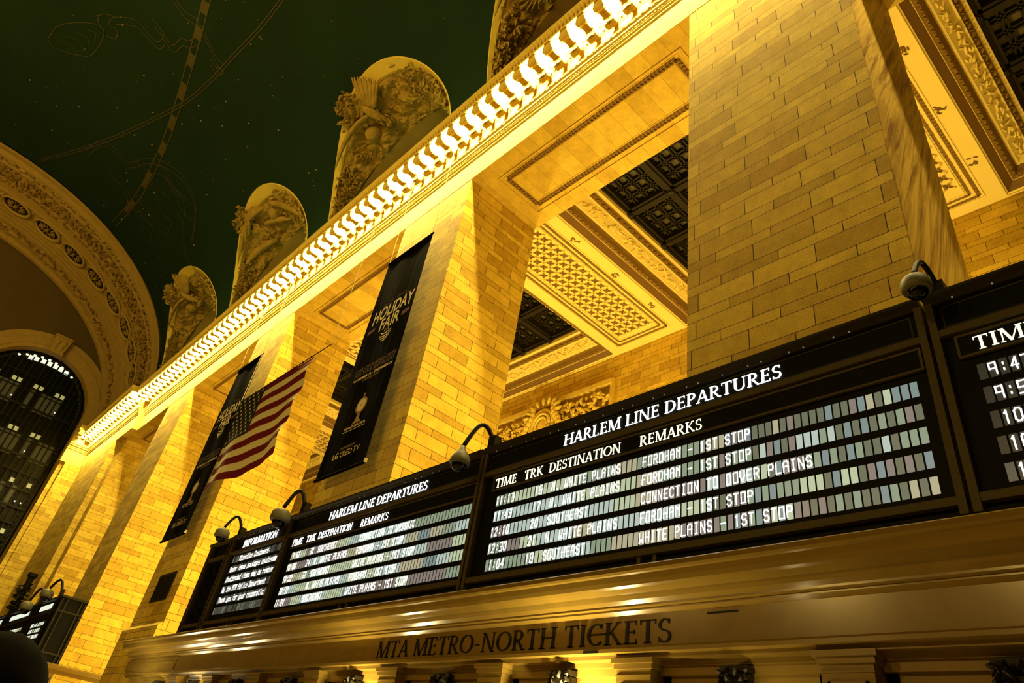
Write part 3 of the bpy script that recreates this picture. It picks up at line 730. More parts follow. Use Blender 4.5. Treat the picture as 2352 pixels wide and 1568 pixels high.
for i in range(NA+1):
    deg = -4+136*i/NA; r = []
    for t in tt_:
        o = aoff(t); p = arch_pt(t, deg)
        if .125 < t < .17 or .186 < t < .318 or .336 < t < .368 or .472 < t < .618 or .792 < t < .858 or .885 < t < .96:
            o += abs(noise.noise(Vector((p.x*1.8, p.y*1.8, p.z*1.8))))*.28-.08
        r.append(arch_pt(t, deg, o))
    rows.append(r)
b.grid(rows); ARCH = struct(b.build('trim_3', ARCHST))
b = MB(); rn = random.Random(5)
def on_arch(t, deg, lift):
    p = arch_pt(t, deg, lift); n = (Vector((p.x+1.0, VY, 23))-p).normalized(); return p, n
for (t0, t1, step, L) in ((.13,.165,.9,.34),(.19,.315,.55,.5),(.34,.365,1.2,.5),(.795,.855,.8,.4)):
    d = -2.0
    while d < 130:
        for k in range(3 if t1-t0 > .1 else 1):
            t = t0+(t1-t0)*rn.random(); p, n = on_arch(t, d+rn.random()*step, .06)
            b.leaf(p, (rn.uniform(-1,1), rn.uniform(-.6,.6), rn.uniform(-1,1)), n, L, L*.5, .12)
        d += step
b.build('leaf_ornament', GILT, ARCH)
proto = None
for k in range(14):
    deg = 4.5+9.35*k; tm = .415+.128*min(1, k/6)
    p, n = on_arch(tm, deg, .0); e1 = (arch_pt(tm, deg+1)-arch_pt(tm, deg-1)).normalized(); e2 = n.cross(e1).normalized()
    e2 = (arch_pt(tm+.02,deg)-arch_pt(tm-.02,deg)).normalized(); n = e1.cross(e2); n = n if n.dot(Vector((p.x+1,VY,23))-p) > 0 else -n
    def Q(a, r1, r2, h): return p+e1*(r1*cos(a))+e2*(r2*sin(a))+n*h
    m = MB(); ra, rb = .98, .66
    m.grid([[Q(2*PI*j/28, ra*f, rb*f, h) for j in range(28)] for f, h in ((1.28,.10),(1.24,.2),(1.14,.22),(1.08,.12),(1.0,.06))], True)
    rz = m.build('rosette', ARCHST, ARCH)
    m = MB(); m.face([Q(2*PI*j/28, ra, rb, .05) for j in range(28)]); m.build('disc', BLACKM, rz)
    m = MB()
    for j in range(14):
        a = 2*PI*j/14; m.leaf(Q(a, ra*.56, rb*.56, .10), Q(a,1,.67,0)-p, n, .52, .13, .06)
    m.ball(p+n*.14, .16); m.build('petals', GILT, rz)
# end wall with its tall arched windows
WZ, WR, WYC = 22.65, 4.45, -6.45
def wall_with_arches(x, mat):
    m = MB(); holes = [(WYC,WR),(WYC-11.5,WR),(WYC-23,WR)]
    segs = []; y = 0.0
    ys = [0.0]
    for c, r in holes: ys += [c+r, c-r]
    ys.append(-36.2)
    top = lambda y: 22.2+12.5*sqrt(max(0, 1-((y+18)/16.9)**2)) if abs(y+18) < 16.9 else 22.2
    for i in range(len(ys)-1):
        a, bb = ys[i], ys[i+1]; hole = i % 2 == 1; n = 30 if hole else 8; rows = []
        for k in range(n+1):
            if hole: u = cos(PI*k/n); y = (a+bb)/2+u*(a-bb)/2; zl = WZ+sqrt(max(0, WR*WR-(y-(a+bb)/2)**2))
            else: y = a+(bb-a)*k/n; zl = FLOOR
            rows.append([(x, y, zl), (x, y, max(zl, top(y)+.3))])
        m.grid(rows)
    return m
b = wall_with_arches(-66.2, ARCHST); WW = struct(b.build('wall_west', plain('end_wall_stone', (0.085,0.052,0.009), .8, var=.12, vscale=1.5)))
for wi in range(3):
    yc = WYC-11.5*wi
    rows = []
    b = MB()
    for k in range(41):
        a = PI*k/40; r = []
        for rr, xx in ((WR+1.5,-66.19),(WR+1.5,-66.08),(WR+.95,-66.05),(WR+.9,-65.97),(WR+.35,-65.97),(WR+.3,-66.05),(WR,-66.08),(WR,-67.1)):
            r.append((xx, yc+rr*cos(a), WZ+rr*sin(a)))
        rows.append(r)
    r0 = [(p[0], p[1], 2.0) for p in rows[0]]; r1 = [(p[0], p[1], 2.0) for p in rows[-1]]
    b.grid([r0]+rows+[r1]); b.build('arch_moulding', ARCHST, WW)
    b = MB(); b.prism([(yc-.5,WZ+WR-.15),(yc+.5,WZ+WR-.15),(yc+.66,WZ+WR+1.25),(yc-.66,WZ+WR+1.25)], 'x', -66.15, -65.45)
    b.box(-66.15,-65.3,yc-.72,yc+.72,WZ+WR+1.25,WZ+WR+1.4); b.box(-66.15,-65.35,yc-.6,yc+.6,WZ+WR-.3,WZ+WR-.15)
    for s in (-.25, .25): b.ball((-65.5,yc+s,WZ+WR+.8),.22,.22,.3); b.leaf((-65.45,yc+s,WZ+WR+.3),(0,0,1),(1,0,0),.7,.3,.15)
    b.build('keystone', ARCHST, WW)
    # the window itself
    wn = MB(); X = -67.0
    def hwid(z): return WR if z < WZ else sqrt(max(0, WR*WR-(z-WZ)**2))
    for k in range(-10, 11):
        y = yc+k*.43
        if abs(y-yc) >= WR: continue
        zt = WZ+sqrt(WR*WR-(y-yc)**2); wd = .035 if k % 2 else .06; wn.box(X-.06,X+.04,y-wd,y+wd,2.0,zt)
    z = 3.0; i = 0
    while z < WZ+WR-.4:
        h = hwid(z); wd = .09 if i % 3 == 0 else .035; wn.box(X-.08,X+.07,yc-h,yc+h,z-wd,z+wd); z += 1.28; i += 1
    for k in range(41):   # pierced scroll border inside the arch
        a = PI*k/40; wn.leaf((X+.02, yc+(WR-.35)*cos(a), WZ+(WR-.35)*sin(a)), (0,-sin(a),cos(a)), (1,0,0), .42, .3, .04)
    z = 2.3
    while z < WZ:
        for s in (-1, 1): wn.leaf((X+.02, yc+s*(WR-.3), z), (0,.4*s,1), (1,0,0), .5, .3, .04)
        z += .42
    wo = struct(wn.build('window_%d' % (wi+1), BLACKM))
    g = MB(); g.face([(X-.1, yc+WR*cos(PI*k/40), WZ+WR*sin(PI*k/40)) for k in range(41)]+[(X-.1,yc-WR,2.0),(X-.1,yc+WR,2.0)]); g.build('glass', GLASSD, wo)
    g = MB()
    for j, yy in enumerate((-1.3,-.86,-.33,.17,.66,1.12,1.6)): 
        zc = 26.42-.075*(yy-.15)**2
        g.box(X+.05,X+.07,yc+yy-.17,yc+yy+.17,zc-.28,zc+.12)
    g.build('bright_pane', LITP2, wo)
    g = MB()
    for j in range(9):
        a = PI*(.32+.36*j/8); g.ball((X+.05, yc+(WR-.45)*cos(a), WZ+(WR-.45)*sin(a)), .1, .14, .1, 6, 4)
    g.build('scroll_light', LITP2, wo)
    rn = random.Random(21+wi)
    g = MB(); g2 = MB(); lamps_ = MB()
    for r_, z in enumerate((24.1, 20.25, 16.4, 12.6, 8.8)):
        for k in range(-9, 10):
            y = yc+k*.43+.215
            if abs(y-yc) > hwid(z)-.4: continue
            if k % 4 in (0, 1) and rn.random() < .85: g.box(X-.05,X-.04,y-.15,y+.15,z-.20,z+.16)
            g2.box(X-.05,X-.04,y-.16,y+.16,z-2.1,z-.35) if rn.random() < .75 else None
            if rn.random() < .12: lamps_.ball((X+.03,y+.1,z-1.5),.07,n=6,rings=4)
    g.build('lit_pane', LITP, wo); g2.build('dim_pane', DIMP, wo); lamps_.build('walkway_light', LITP2, wo)
# pilaster of the end wall in the corner, with its piece of entablature
b = MB(); b.box(-66.2,-65.3,-1.9,.1,FLOOR,ZA); b.box(-66.2,-65.0,-1.55,-.2,FLOOR,ZA); struct(b.build('trim_4', STONE))
b = MB(); prof = [(-66.2+.0, ZA)] + [(-65.0-p[0]*1.0-.0, p[1]) for p in cornice_profile(0)[1:-1]] + [(-66.2, 21.53)]
b.prism([(p[0]-.0, p[1]) for p in prof], 'y', -2.0, .0)
EC = struct(b.build('trim_5', CARVED))
for k in range(2):
    q = first.copy(); COL.objects.link(q); q.parent = EC; q.rotation_euler = (0,0,PI/2); q.location = Vector((-65.0, -1.72+k*.75, 21.09)) - WL[EC.name]
    t = bulb_at(0, 0); t.location = (-64.3, -1.36+k*.75, 21.09); tag(t, 'bare glowing bulb on the short cornice turning the far corner', 'light bulb', 'bulbs of the corner cornice')

# ------------------------------------------------------------------ hall behind the piers: beams, coffered skylights, back wall
BL_ = ['hall ceiling beam with plain yellow soffit, seen right of the right-hand pier', 'hall ceiling beam with lattice soffit seen between the two right-hand piers',
       'hall ceiling beam with lattice soffit glimpsed left of the larger banner', 'farthest hall ceiling beam with lattice soffit, behind the far opening']
for i, (x0, x1) in enumerate(PIERS):
    t = thing('ceiling_beam', ((x0+x1)/2, 8.1, ZH), BL_[i], 'beam')
    b = MB(); b.box(x0,x1,DEP,BACK,ZH,22.4); b.build('beam_core', PLASTER, t)
    b = MB(); xa, xb, ya, yb = x0+.62, x1-.62, DEP+.55, BACK-.62
    frame4(b, xa-.14, xb+.14, ya-.14, yb+.14, ZH-.03, ZH, .04); frame4(b, xa+.32, xb-.32, ya+.32, yb-.32, ZH-.03, ZH, .04); b.build('soffit_frame', PLASTER, t)
    b = MB(); border(b, xa, xb, ya, yb, ZH-.004, .13, .15, .04, i); border(b, xa+.22, xb-.22, ya+.22, yb-.22, ZH-.004, .10, .22, .03, i+9); b.build('soffit_border', GILT, t)
    b = MB(); fx0, fx1, fy0, fy1 = xa+.42, xb-.42, ya+.42, yb-.42; p = .40
    n1 = int((fx1-fx0)/p); p = (fx1-fx0)/n1; n2 = int((fy1-fy0)/p)
    for j in range(-n1, n2+n1+1):
        for sgn in (1, -1):
            # lattice bar, clipped to the field
            y_a = fy0+j*p; pts = []
            for k in range(n1+1):
                yy = y_a+sgn*k*p
                if fy0-1e-6 <= yy <= fy1+1e-6: pts.append((fx0+k*p, yy))
            if len(pts) > 1: b.bar((*pts[0], ZH-.012), (*pts[-1], ZH-.012), .055, .05)
    b.build('lattice', LATT, t)
    b = MB()
    for j in range(n2):
        for k in range(n1):
            cx, cy = fx0+(k+.5)*p, fy0+(j+.5)*p
            for q in range(4):
                a = PI/2*q+PI/4; b.leaf((cx+.09*cos(a), cy+.09*sin(a), ZH-.02), (cos(a),sin(a),0), (0,0,-1), .18, .12, .06)
    b.build('rosette_ornament', GILT, t)
    b = MB()
    for yy in (5.6, 8.2, 10.8):
        for q in range(10): b.leaf((x1-.28+random.uniform(-.12,.12), yy+random.uniform(-.18,.18), ZH-.01), (random.uniform(-1,1),random.uniform(-1,1),0), (0,0,-1), .16, .07, .03)
    b.build('leaf_spray', GILT, t)
def ring(mb, x0, x1, y0, y1, prof):
    """moulding running round a ceiling opening: prof is (inset, z)"""
    rows = []
    for (ix, iy) in ((0,0),(1,0),(1,1),(0,1)):
        rows.append([((x1-d) if ix else (x0+d), (y1-d) if iy else (y0+d), z) for d, z in prof])
    rows.append(rows[0]); mb.grid(rows)
def ring_leaves(mb, x0, x1, y0, y1, d, z, step, L, wd, th, rn, spread=0, nrm=(.7,.7)):
    for (ax, ay, bx, by, nx, ny) in ((x0+d,y0+d,x1-d,y0+d,0,1),(x1-d,y0+d,x1-d,y1-d,-1,0),(x1-d,y1-d,x0+d,y1-d,0,-1),(x0+d,y1-d,x0+d,y0+d,1,0)):
        Ln = math.hypot(bx-ax, by-ay); n = int(Ln/step); dx, dy = (bx-ax)/Ln, (by-ay)/Ln
        for i in range(n):
            s = (i+.5)*Ln/n; o = rn.uniform(-spread, spread)
            c = Vector((ax+dx*s+nx*o, ay+dy*s+ny*o, z+o*.9))
            a = rn.uniform(-1.3, 1.3) if spread else (.7 if i % 2 else -.7)
            d_ = Vector((dx*cos(a)+nx*sin(a)*.7, dy*cos(a)+ny*sin(a)*.7, sin(a)*.7))
            mb.leaf(c, d_, (nx*.7, ny*.7, -.7), L, wd, th)
HB = BAYS + [(-2.08, 7.2)]
HBL = ['coffered dark skylight ceiling between the two right-hand piers', 'coffered dark skylight ceiling left of the second pier, behind its edge', 'coffered dark skylight ceiling glimpsed beside the larger banner', 'farthest coffered dark skylight ceiling',
       'coffered dark skylight ceiling at the top right corner of the picture']
for i, (x0, x1) in enumerate(HB):
    y0, y1 = DEP, BACK
    t = thing('skylight_ceiling', ((x0+x1)/2, (y0+y1)/2, ZH), HBL[i], 'ceiling panel')
    rn = random.Random(80+i)
    b = MB(); ring(b, x0, x1, y0, y1, [(0,ZH),(.06,ZH),(.06,ZH+.05),(.12,ZH+.07),(.12,ZH+.09)]); ring(b, x0, x1, y0, y1, [(.40,ZH+.30),(.34,ZH+.28)])
    ring(b, x0, x1, y0, y1, [(.62,ZH+.62),(.66,ZH+.58),(.72,ZH+.58),(1.08,ZH+.98),(1.14,ZH+.98),(1.14,ZH+1.03)]); ring(b, x0, x1, y0, y1, [(1.30,ZH+1.2),(1.30,ZH+1.24),(1.42,ZH+1.28),(1.42,ZH+1.6)])
    b.build('cornice', PLASTER, t)
    b = MB(); ring(b, x0, x1, y0, y1, [(.12,ZH+.09),(.36,ZH+.28)]); b.build('brown_fascia', FASCIA, t)
    b = MB(); ring(b, x0, x1, y0, y1, [(.38,ZH+.29),(.52,ZH+.34),(.56,ZH+.52),(.62,ZH+.62)]); ring(b, x0, x1, y0, y1, [(1.14,ZH+1.03),(1.2,ZH+1.1),(1.30,ZH+1.2)])
    ring_leaves(b, x0, x1, y0, y1, .47, ZH+.33, .13, .17, .10, .06, rn); ring_leaves(b, x0, x1, y0, y1, 1.21, ZH+1.1, .17, .2, .1, .07, rn)
    b.build('gilt_moulding', GILT, t)
    b = MB(); ring_leaves(b, x0, x1, y0, y1, .9, ZH+.77, .07, .26, .08, .06, rn, .13); b.build('scroll_frieze', PLASTER, t)
    xa, xb, ya, yb = x0+1.42, x1-1.42, y0+1.42, y1-1.42; zg = ZH+1.6
    b = MB(); b.box(xa, xb, ya, yb, zg+.34, zg+.4); b.build('skylight_glass', COFFG, t)
    b = MB()
    nx, ny = 3, 3
    for k in range(nx+1):
        x = xa+(xb-xa)*k/nx; b.box(x-.22,x+.22,ya,yb,zg-.05,zg+.33); b.box(x-.1,x+.1,ya,yb,zg-.13,zg-.05)
    for k in range(ny+1):
        y = ya+(yb-ya)*k/ny; b.box(xa,xb,y-.22,y+.22,zg-.05,zg+.33); b.box(xa,xb,y-.1,y+.1,zg-.13,zg-.05)
    b.build('main_ribs', BRONZE, t)
    b = MB()
    for k in range(nx):
        for j in range(1, 4):
            x = xa+(xb-xa)*(k+j/4)/nx
            for o in (-.07,.07): b.box(x+o-.035,x+o+.035,ya,yb,zg+.16,zg+.33)
    for k in range(ny):
        for j in range(1, 4):
            y = ya+(yb-ya)*(k+j/4)/ny
            for o in (-.07,.07): b.box(xa,xb,y+o-.035,y+o+.035,zg+.16,zg+.33)
    b.build('glazing_bars', BRONZE, t)
    b = MB()
    for k in range(nx+1):
        for j in range(ny+1): b.ball((xa+(xb-xa)*k/nx, ya+(yb-ya)*j/ny, zg-.14), .2, .2, .12, 8, 4)
    b.build('rib_bosses', BRONZE, t)
RPL = ['carved stone relief panel with cartouche above the near departure boards', 'carved stone relief panel glimpsed left of the second pier foot', 'carved stone relief panel far behind the third opening']
for i, (x0, x1) in enumerate(BAYS[:3]):
    if i == 0: continue
    t = thing('relief_panel', ((x0+x1)/2, BACK, 14.2), RPL[i-1], 'relief')
    b = MB(); b.box(x0,x1,BACK-.25,BACK,18.28,18.55); b.box(x0,x1,BACK-.14,BACK,18.55,18.62); frame4m = b
    b.box(x0,x0+.12,BACK-.2,BACK,14.2,18.28); b.box(x1-.12,x1,BACK-.2,BACK,14.2,18.28); b.build('frame', CARVED, t)
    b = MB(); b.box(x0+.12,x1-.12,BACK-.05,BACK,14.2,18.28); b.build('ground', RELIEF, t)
    b = MB(); rn = random.Random(9+i)
    for k in range(950):
        x = x0+.2+rn.random()*(x1-x0-.4); z = 14.6+rn.random()*3.3
        b.leaf((x, BACK-.14-rn.random()*.12, z), (rn.uniform(-1,1), -.2, rn.uniform(-1,1)), (0,-1,0), .34, .17, .12)
    b.build('carved_foliage', CARVED, t)
    b = MB(); cx, cz = (x0+x1)/2+.2, 16.95
    for r, y, w in ((.95,-.42,.12),(.72,-.5,.09),(.5,-.5,.07)):
        b.tube([(cx+r*.85*cos(2*PI*k/28), BACK+y, cz+r*sin(2*PI*k/28)) for k in range(29)], w, 7)
    b.ball((cx,BACK-.35,cz),.45,.18,.52)
    for s in (-1, 1):
        for k in range(9):
            a = k/8*2.6; b.ball((cx+s*(1.0+.25*sin(a*2)), BACK-.45, cz-.8+a*.75), .2, .16, .22, 8, 5)
    for k in range(9):
        a = PI*k/8; b.leaf((cx+1.15*cos(a), BACK-.5, cz+.75+.75*sin(a)), (cos(a),0,sin(a)), (0,-1,0), .6, .3, .16)
    b.build('cartouche', CARVED, t, True)

# ------------------------------------------------------------------ ticket counter with ledge, frieze lettering, pilasters, windows
XL, XR = -25.7, 7.5
TB = thing('ticket_counter', (-9, -1.0, FLOOR), 'long polished marble ticket counter with lettered frieze along the bottom', 'ticket counter')
prof = [(0,1.90),(-1.24,1.90),(-1.24,1.95),(-1.34,1.955),(-1.34,2.00),(-1.30,2.03),(-1.30,2.40),(-1.33,2.42),(-1.36,2.44),(-1.36,2.465),(-1.41,2.475),(-1.41,2.50),(-1.46,2.54),(-1.50,2.60),
        (-1.62,2.63),(-1.66,2.65),(-1.68,2.70),(-1.70,2.765),(-1.73,2.775),(-1.75,2.80),(-1.76,2.85),(-1.71,2.88),(-1.2,2.93),(0,2.93)]
b = MB(); b.prism(prof, 'x', XL+.0, XR); b.build('entablature', MARBLE, TB)
b = MB(); b.box(XL-.02, -21.55, -1.33, -1.27, 2.06, 2.38); b.box(-25.4,-21.75,-1.35,-1.3,2.24,2.27); b.build('raised_panel', MARBLE, TB)
b = MB(); b.box(XL+.2, XR, -.75, -.0, FLOOR, 1.92); b.build('back_wall', MARBLE, TB)
b = MB(); serif(b, 'MTA METRO-NORTH TICKETS', -11.56, 2.055, .275, 6.38, front(-1.312), .012); tag(b.build('lettering', LETD, TB), 'dark serif letters reading MTA METRO-NORTH TICKETS')
b = MB(); b.box(-6.50,-6.22,-1.306,-1.30,2.185,2.205); b.box(-6.55,-6.30,-1.345,-1.33,1.957,1.985); b.box(-4.7,-4.3,-1.31,-1.29,2.34,2.36); b.build('repair_strip', BLACKM, TB)
PX = [-24.6, -21.5, -19.03, -16.42, -13.78, -11.13, -8.45, -5.79, -3.18, -.5, 2.1, 4.8]
for i, x in enumerate(PX):
    b = MB(); w = .26 if i > 1 else .36
    b.box(x-w,x+w,-1.24,-.75,FLOOR,1.90); b.box(x-w-.03,x+w+.03,-1.27,-.75,1.78,1.84); b.box(x-w-.01,x+w+.01,-1.255,-.75,1.70,1.715); b.box(x-w-.06,x+w+.06,-1.30,-.75,1.84,1.90)
    frame4b = [(x-w+.06, x-w+.09), (x+w-.09, x+w-.06)]
    for a, c_ in frame4b: b.box(a,c_,-1.255,-1.24,FLOOR+.5,1.62)
    b.box(x-w+.06,x+w-.06,-1.255,-1.24,1.59,1.62)
    b.build('pilaster', MARBLE, TB)
OL = ['leftmost, beside the bright reflection', 'second from the left', 'third from the left', 'fourth from the left', 'fifth from the left', 'below the word METRO', 'brightly lit one below the word TICKETS', 'dim one right of the word TICKETS', 'at the bottom right corner']
OX = [-22.72, -20.17, -17.47, -14.87, -12.34, -9.68, -7.04, -4.43, -1.78]
for i in range(len(PX)-1):
    xa, xb = PX[i]+.27, PX[i+1]-.27
    b = MB(); b.box(xa,xb,-1.06,-.75,1.74,1.9); b.box(xa,xb,-1.10,-.75,1.84,1.9)
    for o, y in ((.12,-1.0),(.2,-.93),(.26,-.86)):
        b.box(xa,xa+o,y,-.75,FLOOR,1.74); b.box(xb-o,xb,y,-.75,FLOOR,1.74); b.box(xa,xb,y,-.75,1.74-o,1.74)
    t = b.build('ticket_window', MARBLE, TB)
    b = MB(); b.box(xa+.26,xb-.26,-.80,-.75,FLOOR+1,1.5); b.build('panel', MARBLE, t)
    b = MB(); b.box(xa+.26,xb-.26,-.84,-.80,FLOOR+.9,FLOOR+1.0); b.build('counter_shelf', BRONZE, t)
orn0 = None
for i, x in enumerate(OX):
    if orn0 is None:
        t = thing('bronze_ornament', (0,0,0)); m = MB()
        m.prism([(-.13,0),(.13,0),(.15,.28),(.11,.34),(-.11,.34),(-.15,.28)], 'y', -.02, .12); m.box(-.17,.17,-.06,.1,.30,.36)
        for s in (-1, 1):
            for k in range(5): m.ball((s*(.12+.03*sin(k)), -.04, .02+.07*k), .045, .05, .045, 7, 5)
        m.build('bracket_body', BRONZE, t, origin=(0,0,0))
        m = MB(); rn = random.Random(4)
        for k in range(46): m.leaf((rn.uniform(-.16,.16), -.08-rn.random()*.05, rn.uniform(-.12,.3)), (rn.uniform(-1,1),-.3,rn.uniform(-1,1)), (0,-1,0), .13, .06, .04)
        m.build('leaf_work', BRONZE, t, origin=(0,0,0))
        m = MB(); m.tube([(0,-.06,-.02),(-.1,-.12,-.12),(-.22,-.12,-.14),(-.26,-.12,-.06),(-.2,-.12,-.02)], .03, 7); m.tube([(0,-.06,-.02),(.1,-.12,-.12),(.22,-.12,-.14),(.26,-.12,-.06),(.2,-.12,-.02)], .03, 7)
        m.build('scroll', BRONZE, t, origin=(0,0,0)); orn0 = t
    else: t = copy_tree(orn0)
    t.location = (x, -1.17, 1.44); tag(t, 'ornate dark bronze ticket window bracket, ' + OL[i], 'bronze ornament', 'bronze brackets over the ticket windows')

# ------------------------------------------------------------------ departure boards
YB = -1.2
def smooth_choice(rn, n, dim):
    out = []; v = rn.random()*4
    for i in range(n):
        if i % 4 == 0: v = rn.random()*5.2 if rn.random() < .65 else v
        k = int(v)
        if dim and rn.random() < dim: k = rn.choice((6,7,8))
        out.append(min(k, 8))
    return out
def cell_row(t, x0, x1, zt, pitch, texts, rn, mode, h=.195, name='display_row'):
    n = int(round((x1-x0)/pitch)); b = MB(); cols = smooth_choice(rn, n, 0)
    for i in range(n):
        f = i/n
        if mode == 'bright': k = cols[i]
        elif mode == 'fade': k = cols[i] if f < .62 or rn.random() < .35 else rn.choice((3,4,6,6,5))
        elif mode == 'dark': k = rn.choice((8,8,8,7))
        else: k = rn.choice((6,7,7,8))
        b.mi = k; x = x0+i*pitch+pitch*.10
        b.face([(x,YB+.055,zt-h),(x+pitch*.80,YB+.055,zt-h),(x+pitch*.80,YB+.055,zt),(x,YB+.055,zt)])
    r = b.build(name, CELLS, t)
    for col, s in texts:
        m = MB()
        for j, ch in enumerate(s):
            if ch != ' ': led(m, ch, x0+(col+j)*pitch+pitch*.18, zt-h+.025, pitch*.60, h-.055, front(YB+.045), .0165)
        if m.v: m.build('row_text', LETW, r)
def board(x0, x1, label, header, hx, hw, rows, rowx0, rowx1, mode, rn, heads=True, top=5.72, rz0=4.735, nrows=5, bright='bright', hlet=LETW):
    t = thing('departure_board', ((x0+x1)/2, YB+.15, 2.93), label, 'departure board')
    b = MB(); b.box(x0,x1,YB+.06,YB+.42,3.13,5.66); b.build('cabinet', BLACKP, t)
    b = MB(); b.box(x0,x1,YB-.03,YB+.07,3.20,3.29); b.box(x0,x1,YB-.03,YB+.07,5.16,5.245); b.box(x0,x1,YB-.02,YB+.07,5.22,5.25)
    b.box(x0+.0,x0+.08,YB-.04,YB+.07,3.10,5.66); b.box(x1-.08,x1,YB-.04,YB+.07,3.10,5.66)
    b.box(x0,x0+.06,YB,YB+.3,2.93,3.13); b.box(x1-.06,x1,YB,YB+.3,2.93,3.13); b.box((x0+x1)/2-.16,(x0+x1)/2-.10,YB,YB+.2,2.93,3.2); b.box((x0+x1)/2+.10,(x0+x1)/2+.16,YB,YB+.2,2.93,3.2)
    b.build('frame', BRONZEL, t)
    b = MB(); b.prism([(YB+.42,5.62),(YB-.02,5.62),(YB-.05,5.66),(YB-.10,5.70),(YB-.10,5.74),(YB+.42,5.74)], 'x', x0, x1); b.build('top_cap', BRONZE, t)
    b = MB()
    n = int((x1-x0)/.22)
    for k in range(n):
        if (k*7) % 11 < 7: b.ball((x0+.3+k*.2, YB-.03, 5.635), .013, n=6, rings=4)
    b.build('reflection_dots', CELLS[6], t)  # glowing dots put in for faint reflections along the top edge
    b = MB(); b.box(x0+.08,x1-.08,YB+.03,YB+.07,5.26,5.62); hs = b.build('header_panel', BLACKP, t)
    b = MB(); frame4y(b, x0+.14, x1-.14, 5.28, 5.59, YB+.02, YB+.04, .022); b.build('header_rim', BRONZE, hs)
    if header:
        b = MB(); serif(b, header, hx, 5.325, .205, hw, front(YB+.012), .01); b.build('header_letters', hlet, hs)
    if heads:
        b = MB(); b.box(rowx0-.12,rowx1+.12,YB+.03,YB+.07,4.84,5.13); hd = b.build('column_headings', BLACKP, t)
        b = MB(); frame4y(b, rowx0-.12, rowx1+.12, 4.835, 5.135, YB+.01, YB+.05, .028); b.build('headings_rim', BRONZEL, hd)
        b = MB()
        for s, x, w in heads: serif(b, s, x, 4.895, .17, w, front(YB+.018), .008)
        b.build('headings_letters', LETC if mode != 'bright' else LETW, hd)
    for k in range(nrows):
        cell_row(t, rowx0, rowx1, rz0-.29*k, .0982, rows[k] if k < len(rows) else [], rn, mode)
    return t
def frame4y(mb, x0, x1, z0, z1, y0, y1, w):
    mb.box(x0,x1,y0,y1,z0,z0+w); mb.box(x0,x1,y0,y1,z1-w,z1); mb.box(x0,x0+w,y0,y1,z0+w,z1-w); mb.box(x1-w,x1,y0,y1,z0+w,z1-w)
F1, W1 = 'FORDHAM - 1ST STOP', 'WHITE PLAINS - 1ST STOP'
def row(tm, tr, de, re): return [(5-len(tm) if len(tm) == 5 else 1, tm), (10, tr), (14, de), (33, re)]
NW, SE = 'N. WHITE PLAINS', 'SOUTHEAST'
R2 = [row('11:13','16',NW,F1), row('11:43','17',NW,F1), row('12:10','20',SE,'CONNECTION TO DOVER PLAINS'), row('12:30','21',NW,F1), row('1:04','18',SE,W1)]
R1 = [row('9:52','30',SE,'CONNECTION TO WASSAIC'), row('10:00','24',NW,F1), row('10:22','32',SE,W1), row('10:32','',NW,F1), row('11:04','',SE,W1)]
def heads_at(x): return [('TIME',x-.06,.56),('TRK',x+.69,.47),('DESTINATION',x+1.29,1.55),('REMARKS',x+3.19,1.10)]
board(-9.56, -1.83, 'large departure board headed HARLEM LINE DEPARTURES, nearest one, first time 11:13', 'HARLEM LINE DEPARTURES', -7.55, 3.95, R2, -9.12, -2.06, 'fade', random.Random(2), heads_at(-9.12))
board(-17.32, -9.60, 'middle departure board headed HARLEM LINE DEPARTURES, first time 9:52', 'HARLEM LINE DEPARTURES', -15.36, 3.98, R1, -16.86, -9.80, 'bright', random.Random(4), heads_at(-16.92))
R3 = [[(1,'9:47')],[(1,'9:52')],[(1,'10:07')],[(1,'10:22')],[(1,'10:37')]]
board(-1.79, 5.8, 'departure board cut off at the right edge of the picture, first time 9:47', '', 0, 1, R3, -1.47, 5.5, 'dark', random.Random(6), [('TIME',-1.43,.62)])
RI = [[(5,'Attention Customers:')],[(1,'Never leave packages unattende')],[(1,'Unattended items may be remove')],[(1,'By the MTA Police Department')],[(1,'Thank you for your cooperatio')],[]]
board(-20.95, -17.36, 'narrow board headed INFORMATION showing a customer notice', 'INFORMATION', -20.25, 2.15, RI, -20.72, -17.58, 'info', random.Random(8), False, rz0=5.12, nrows=6)
# louvred end cabinet at the left of the boards
t = thing('louvre_cabinet', (-21.85, YB+.15, 2.93), 'dark louvred cabinet closing the left end of the near boards', 'cabinet')
b = MB(); b.box(-22.75,-20.99,YB+.06,YB+.42,2.93,5.68); b.build('cabinet', BLACKP, t)
b = MB()
for k in range(26): b.prism([(YB+.06,3.42+k*.066),(YB+.02,3.40+k*.066),(YB+.02,3.41+k*.066),(YB+.06,3.44+k*.066)], 'x', -22.4, -21.35)
b.build('louvres', BLACKM, t)
b = MB()
for x in (-22.75, -22.62, -21.25, -21.07): b.box(x,x+.07,YB-.03,YB+.07,2.93,5.66)
b.box(-22.75,-20.99,YB-.03,YB+.07,3.20,3.29); b.box(-22.75,-20.99,YB-.03,YB+.07,5.16,5.25); b.box(-22.8,-20.99,YB-.06,YB+.42,5.66,5.74); b.build('frame', BRONZEL, t)
b = MB()

